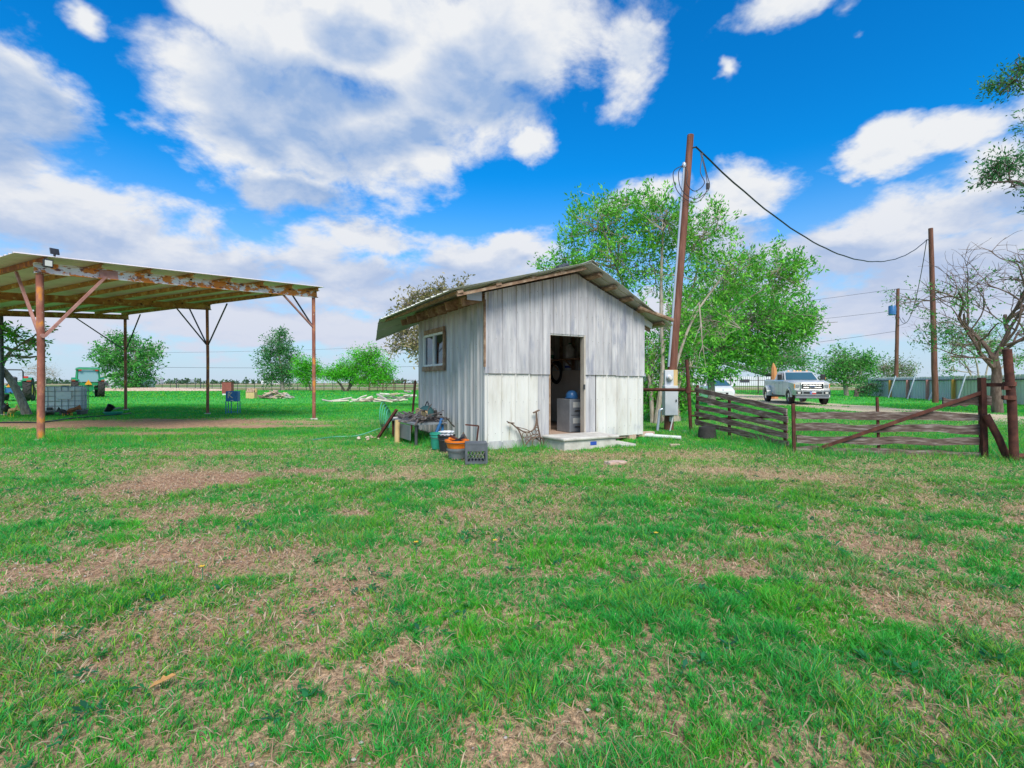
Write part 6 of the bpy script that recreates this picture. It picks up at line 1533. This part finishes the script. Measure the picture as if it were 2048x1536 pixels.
o = mb.build('crumpled_sheet', 'paper_white', None); tag(o, 'crumpled white sheeting heaped on top of the black bucket', 'sheeting'); o['kind'] = 'stuff'
c_org = G(914, 916)
t = bucket(c_org, .165, .17, 'bucket_grey', 'grey bucket holding an orange tub beside the milk crate')
t2 = bucket(c_org + V((0, 0, .172)), .195, .13, 'orange_plastic', 'orange plastic tub set on a grey bucket full of tools', 'orange_tub', cat='tub')
for k, (tm, tl) in enumerate((('rust', 'rusty brown pry bar sticking out of the orange tub'), ('orange_plastic', 'orange handled shears poking from the orange tub'), ('wire_black', 'black rubber grip lying across the orange tub'), ('dark_metal', 'dark steel chisel lying in the orange tub'))):
    a = k * 1.6; b = a + 2.4
    o = MB().beam(c_org + V((math.cos(a) * .11, math.sin(a) * .11, .26)), c_org + V((math.cos(b) * .17, math.sin(b) * .15, .33 + .05 * random.random())), .035, .03).build('hand_tool', tm, None)
    tag(o, tl, 'tool', 'tools in the orange tub')
def crate():
    c = G(952, 925); c.z = 0; t = thing('milk_crate', 'dark grey plastic milk crate with lattice sides at the shed corner', 'crate', c)
    w = .155; R = Matrix.Rotation(.12, 3, 'Z')
    def p(x, y, z): return c + R @ V((x, y, z))
    for x in (-w, w):
        for y in (-w, w): MB().beam(p(x, y, 0), p(x, y, .30), .035, .035, R @ V((1, 0, 0))).build('corner_post', 'crate_grey', t)
    for k, (a, b) in enumerate((((-w, -w), (w, -w)), ((w, -w), (w, w)), ((w, w), (-w, w)), ((-w, w), (-w, -w)))):
        for z, h in ((.02, .04), (.25, .10)): MB().beam(p(*a, z), p(*b, z), .02, h).build('side_band', 'crate_grey', t)
        n = 6
        for i in range(n):
            f0 = i / n; f1 = (i + 1.6) / n
            for u0, u1 in ((f0, f1), (f1, f0)):
                if max(u0, u1) > 1: continue
                A_ = V((a[0] + (b[0] - a[0]) * u0, a[1] + (b[1] - a[1]) * u0, .04)); B_ = V((a[0] + (b[0] - a[0]) * u1, a[1] + (b[1] - a[1]) * u1, .20)); MB().beam(p(*A_), p(*B_), .008, .010).build('lattice_bar', 'crate_grey', t)
    MB().box(p(0, 0, .31), (2 * w + .03, 2 * w + .03, .02), R).build('top_panel', 'crate_grey', t); MB().box(p(0, 0, .012), (2 * w, 2 * w, .018), R).build('bottom', 'crate_grey', t)
crate()
def saw():
    b = Sh(.10, -.20); t = thing('metal_bracket', 'rusty square metal frame standing behind the milk crate', 'frame', b)
    a = G(946, 905); pts = [a + V((-.14, 0, .50)), a + V((.10, 0, .48)), a + V((.06, 0, .12))]
    MB().beam(pts[0], pts[1], .02, .025).build('bar', 'rust', t); MB().beam(pts[1], pts[2], .02, .03).build('bar', 'rust', t); MB().beam(pts[2], pts[2] - V((0, 0, .14)), .03, .03).build('foot', 'rust', t)
    MB().prism([(-.10, 0), (.08, 0), (-.02, .17)], 0, .01, lambda x, z, q: a + V((x - .16, q + .05, z + .2))).build('blade', 'cast_iron', t, normals=True); MB().beam(a + V((-.16, .055, .0)), a + V((-.16, .055, .25)), .02, .02).build('stem', 'rust', t)
saw()
def treadle():
    """cast-iron treadle leg with scrolls, leaning on the front wall"""
    base = Sh(.83, -.16); t = thing('cast_iron_leg', 'rusty cast iron sewing table leg leaning on the cream panel', 'iron frame', base)
    def q(x, z): return base + SU * x + SV * (.02 + .05 * z) + V((0, 0, z))
    def bar(pts, r=.014): MB().tube(curve([q(*p) for p in pts], 6), r, 6).build('bar', 'cast_iron', t, True)
    bar([(-.10, .0), (-.12, .14), (-.20, .34), (-.30, .44), (-.38, .50)]); bar([(.30, .0), (.27, .22), (.22, .46), (.20, .68)], .018)
    bar([(.14, .36), (.19, .48), (.20, .68)]); bar([(-.24, .40), (-.1, .32), (.04, .31), (.14, .36), (.22, .46)]); bar([(-.10, .02), (.02, .14), (.14, .20), (.29, .10)])
    bar([(-.27, .42), (-.05, .36), (.08, .30)], .008); bar([(-.14, .20), (.0, .20), (.12, .25), (.27, .26)], .009)
    for (x, z, r) in ((-.08, .25, .05), (.02, .25, .04), (.14, .30, .05), (.20, .20, .045), (.08, .18, .03), (-.03, .14, .035), (.20, .35, .035)):
        MB().tube([q(x + math.cos(a) * r, z + math.sin(a) * r) for a in np.linspace(0, 2 * PI, 13)], .008, 5, False).build('scroll', 'cast_iron', t, True)
    for (x, z, w) in ((-.37, .50, .12), (.20, .69, .13)): MB().beam(q(x - w / 2, z + (0 if x < 0 else -.02)), q(x + w / 2, z + (-.01 if x < 0 else .03)), .05, .02).build('mount_plate', 'cast_iron', t)
    bar([(-.37, .49), (-.46, .53)], .01)
    MB().tube([q(.19 + math.cos(a) * .13, .09 + math.sin(a) * .12) + FWD * .05 for a in np.linspace(0, 2 * PI, 21)], .014, 6, False).build('drive_wheel', 'cast_iron', t, True)
FWD = -SV
treadle()
def junk_table():
    """low bench along the left wall heaped with scrap"""
    def W(v, o, z): return Sh(-o, v, z)
    t = thing('junk_bench', 'low grey scrap bench along the left shed wall', 'bench', W(2.2, .5, 0))
    MB().loft([[W(1.35, .22, z), W(1.35, .95, z), W(3.15, .95, z), W(3.15, .22, z)] for z in (.40, .44)]).build('top', 'cabinet_grey', t)
    for v, o, m in ((1.45, .3, 'blue_paint'), (1.42, .88, 'dark_metal'), (3.05, .3, 'dark_metal'), (3.05, .88, 'rust')): MB().beam(W(v, o, -.03), W(v, o, .40), .05, .05).build('leg', m, t)
    MB().loft([[W(1.5, .97, z), W(1.5, .985, z), W(2.6, .985, z), W(2.6, .97, z)] for z in (.08, .38)]).build('side_panel', 'bucket_grey', t)
    def put(mb, name, m, label, cat, sm=False): tag(mb.build(name, m, None, sm), label, cat)
    put(MB().tube([W(2.15, 1.06, -.02), W(2.15, 1.05, .46)], .055, 10), 'yellow_post', 'new_lumber', 'short yellow wooden post standing before the scrap bench', 'post', True)
    put(MB().beam(W(1.55, .62, .60), W(2.45, .52, .63), .05, .12), 'yellow_board', 'new_lumber', 'yellow board lying across the scrap on the bench', 'board')
    tb = thing('tool_bag', 'dark teal domed tool bag on the scrap bench against the wall', 'bag', W(2.1, .38, .45))
    MB().lathe([(.26, 0), (.27, .08), (.22, .22), (.10, .30), (.01, .31)], W(2.1, .42, .445), 14, RS @ Matrix.Diagonal((.7, 1.2, 1))).build('body', 'bucket_teal', tb, True); MB().tube(curve([W(1.95, .40, .72), W(2.1, .40, .84), W(2.25, .40, .72)], 5), .012, 5).build('handle', 'wire_black', tb)
    mb = MB()
    for k in range(60):
        v = random.uniform(1.35, 3.1); p = W(v, random.uniform(.25, .95), .45 + random.uniform(0, .11)); a = random.gauss(PI / 2 + .5, .5); l = random.uniform(.2, .7); d = V((math.cos(a), math.sin(a), random.gauss(0, .18))) * l / 2
        mb.tube(wiggle(p - d, p + d, 3, .05), random.choice([.012, .018, .022]), 5)
    o = mb.build('scrap_rods', 'dark_blue_scrap', None, True, kind='stuff'); o['label'] = 'tangle of grey rods and pipes heaped on the scrap bench'; o['category'] = 'scrap'
    mb = MB()
    for k in range(26):
        v = random.uniform(1.3, 1.75); p = W(v, random.uniform(.2, .8), .47 + random.uniform(0, .26)); mb.beam(p, p + V((random.gauss(0, .14), random.gauss(0, .14), random.gauss(-.05, .12))), random.uniform(.02, .07), .015)
    o = mb.build('scrap_parts', 'dark_blue_scrap', None, kind='stuff'); o['label'] = 'dark blue and black scrap parts at the near bench end'; o['category'] = 'scrap'
    for k, (v, lab) in enumerate(((1.40, 'blue plastic tube propped at the near end of bench'),)): put(MB().tube([W(v, .55, .0), W(v - .05, .35, .52)], .035, 8), 'blue_tube', 'blue_enamel', lab, 'tube', True)
    put(MB().beam(W(3.0, 1.25, .0), W(2.55, .95, .66), .06, .05), 'dark_prop', 'rust', 'dark rusty bar propped against the far bench end', 'bar')
    put(MB().tube([W(3.62, .28, .0), W(3.68, .14, 1.30)], .028, 8), 'rusty_stake', 'rust', 'tall rusty stake leaning at the back left shed corner', 'stake', True)
    put(MB().tube([W(3.2, .7, .44), W(3.05, .9, .42)], .07, 10), 'white_pipe', 'pvc_white', 'short white pipe end on the far bench end', 'pipe', True)
    hz = thing('green_hose', 'loops of bright green garden hose over the far bench end', 'hose', W(3.2, .9, 0))
    for k in range(4):
        c = W(3.22 + .04 * k, .95 + .03 * k, .42 + .03 * k); r = .24 + .03 * k
        MB().tube([c + SU * (math.cos(a) * r * .5) + SV * (math.cos(a) * r) + V((0, 0, math.sin(a) * r * .9)) for a in np.linspace(0, 2 * PI, 21)], .012, 6, False).build('loop', 'hose_bright', hz, True)
    MB().tube(curve([W(3.3, 1.1, .2), W(3.5, 1.6, .03), W(3.6, 2.1, .02), W(3.2, 2.6, .02)], 6), .012, 6).build('tail', 'hose_bright', hz, True)
    cn = thing('rusty_can', 'ribbed dark rusty can in the grass beyond the hose', 'can', G(770, 866))
    c = G(770, 866); pr = []
    for k in range(9): pr += [(.095 if k % 2 else .085, .025 * k)]
    MB().lathe(pr, c, 14).build('body', 'dark_rust', cn, True); MB().lathe([(.09, 0), (.09, .012)], c + V((0, 0, .205)), 14).build('lid', 'dark_rust', cn)
    mb = MB()
    for k in range(16):
        p = W(random.uniform(2.6, 3.3), random.uniform(1.1, 1.7), .02); r = random.uniform(.02, .05); mb.lathe([(r, 0), (r * .9, r * .5), (r * .4, r * .8)], p, 6, Matrix.Rotation(random.random() * 3, 3, 'Z') @ Matrix.Diagonal((1, .7, .8)))
    o = mb.build('bench_stones', 'brick_rubble', None, kind='stuff'); o['label'] = 'loose stones scattered on the soil before the bench'; o['category'] = 'stones'
mat('bucket_teal', [(.015, .07, .075), (.03, .11, .11)], 8, rough=.8); mat('dark_blue_scrap', [(.05, .04, .045), (.13, .105, .095), (.24, .235, .25)], 18, rough=.6); mat('hose_bright', [(.05, .32, .20), (.10, .42, .28)], 8, rough=.45); mat('dark_rust', [(.05, .035, .03), (.10, .07, .055)], 10, rough=.8, bump=.2)
junk_table()
# ------------------------------------------------------------------ small things in the lawn
def leaf_thing(px, py, s, label):
    c = G(px, py); pts = [(-1, 0), (-.6, .35), (-.2, .3), (0, .6), (.25, .3), (.7, .4), (1, .05), (.6, -.3), (.2, -.25), (0, -.55), (-.3, -.3), (-.7, -.3)]
    R = Matrix.Rotation(.5, 3, 'Z'); q = [c + R @ V((x * s, y * s, .03 + .02 * abs(y) + .012 * x)) for x, y in pts]
    tag(MB().loft([q, [p + V((0, 0, .0015)) for p in q]]).build('dry_leaf', 'dry_leaf', None, normals=True), label, 'leaf')
leaf_thing(325, 1378, .045, 'curled orange dry leaf lying in the left foreground grass')
def flower(px, py, label):
    c = G(px, py); t = thing('yellow_flower', label, 'flower', c, 0, 'yellow flowers in the lawn')
    MB().tube([c, c + V((.005, 0, .05)), c + V((.0, 0, .10))], .0025, 5).build('stem', 'hose_green', t)
    for k in range(5):
        a = 2 * PI * k / 5; d = V((math.cos(a), math.sin(a), .25)); n = V((-math.sin(a), math.cos(a), 0)); b = c + V((0, 0, .10))
        MB().loft([[b, b + d * .012 + n * .007, b + d * .02, b + d * .012 - n * .007], [p + V((0, 0, .001)) for p in (b, b + d * .012 + n * .007, b + d * .02, b + d * .012 - n * .007)]]).build('petal', 'tractor_yellow', t)
for px, py, lb_ in ((832, 1112, 'tiny yellow flower among green weeds left of centre lawn'), (1312, 1092, 'tiny yellow flower beside a thick grass tuft right of centre'), (404, 1165, 'tiny yellow flower near the bare soil at left'), (990, 1108, 'tiny yellow flower by the straw patch before the doorstep')): flower(px, py, lb_)
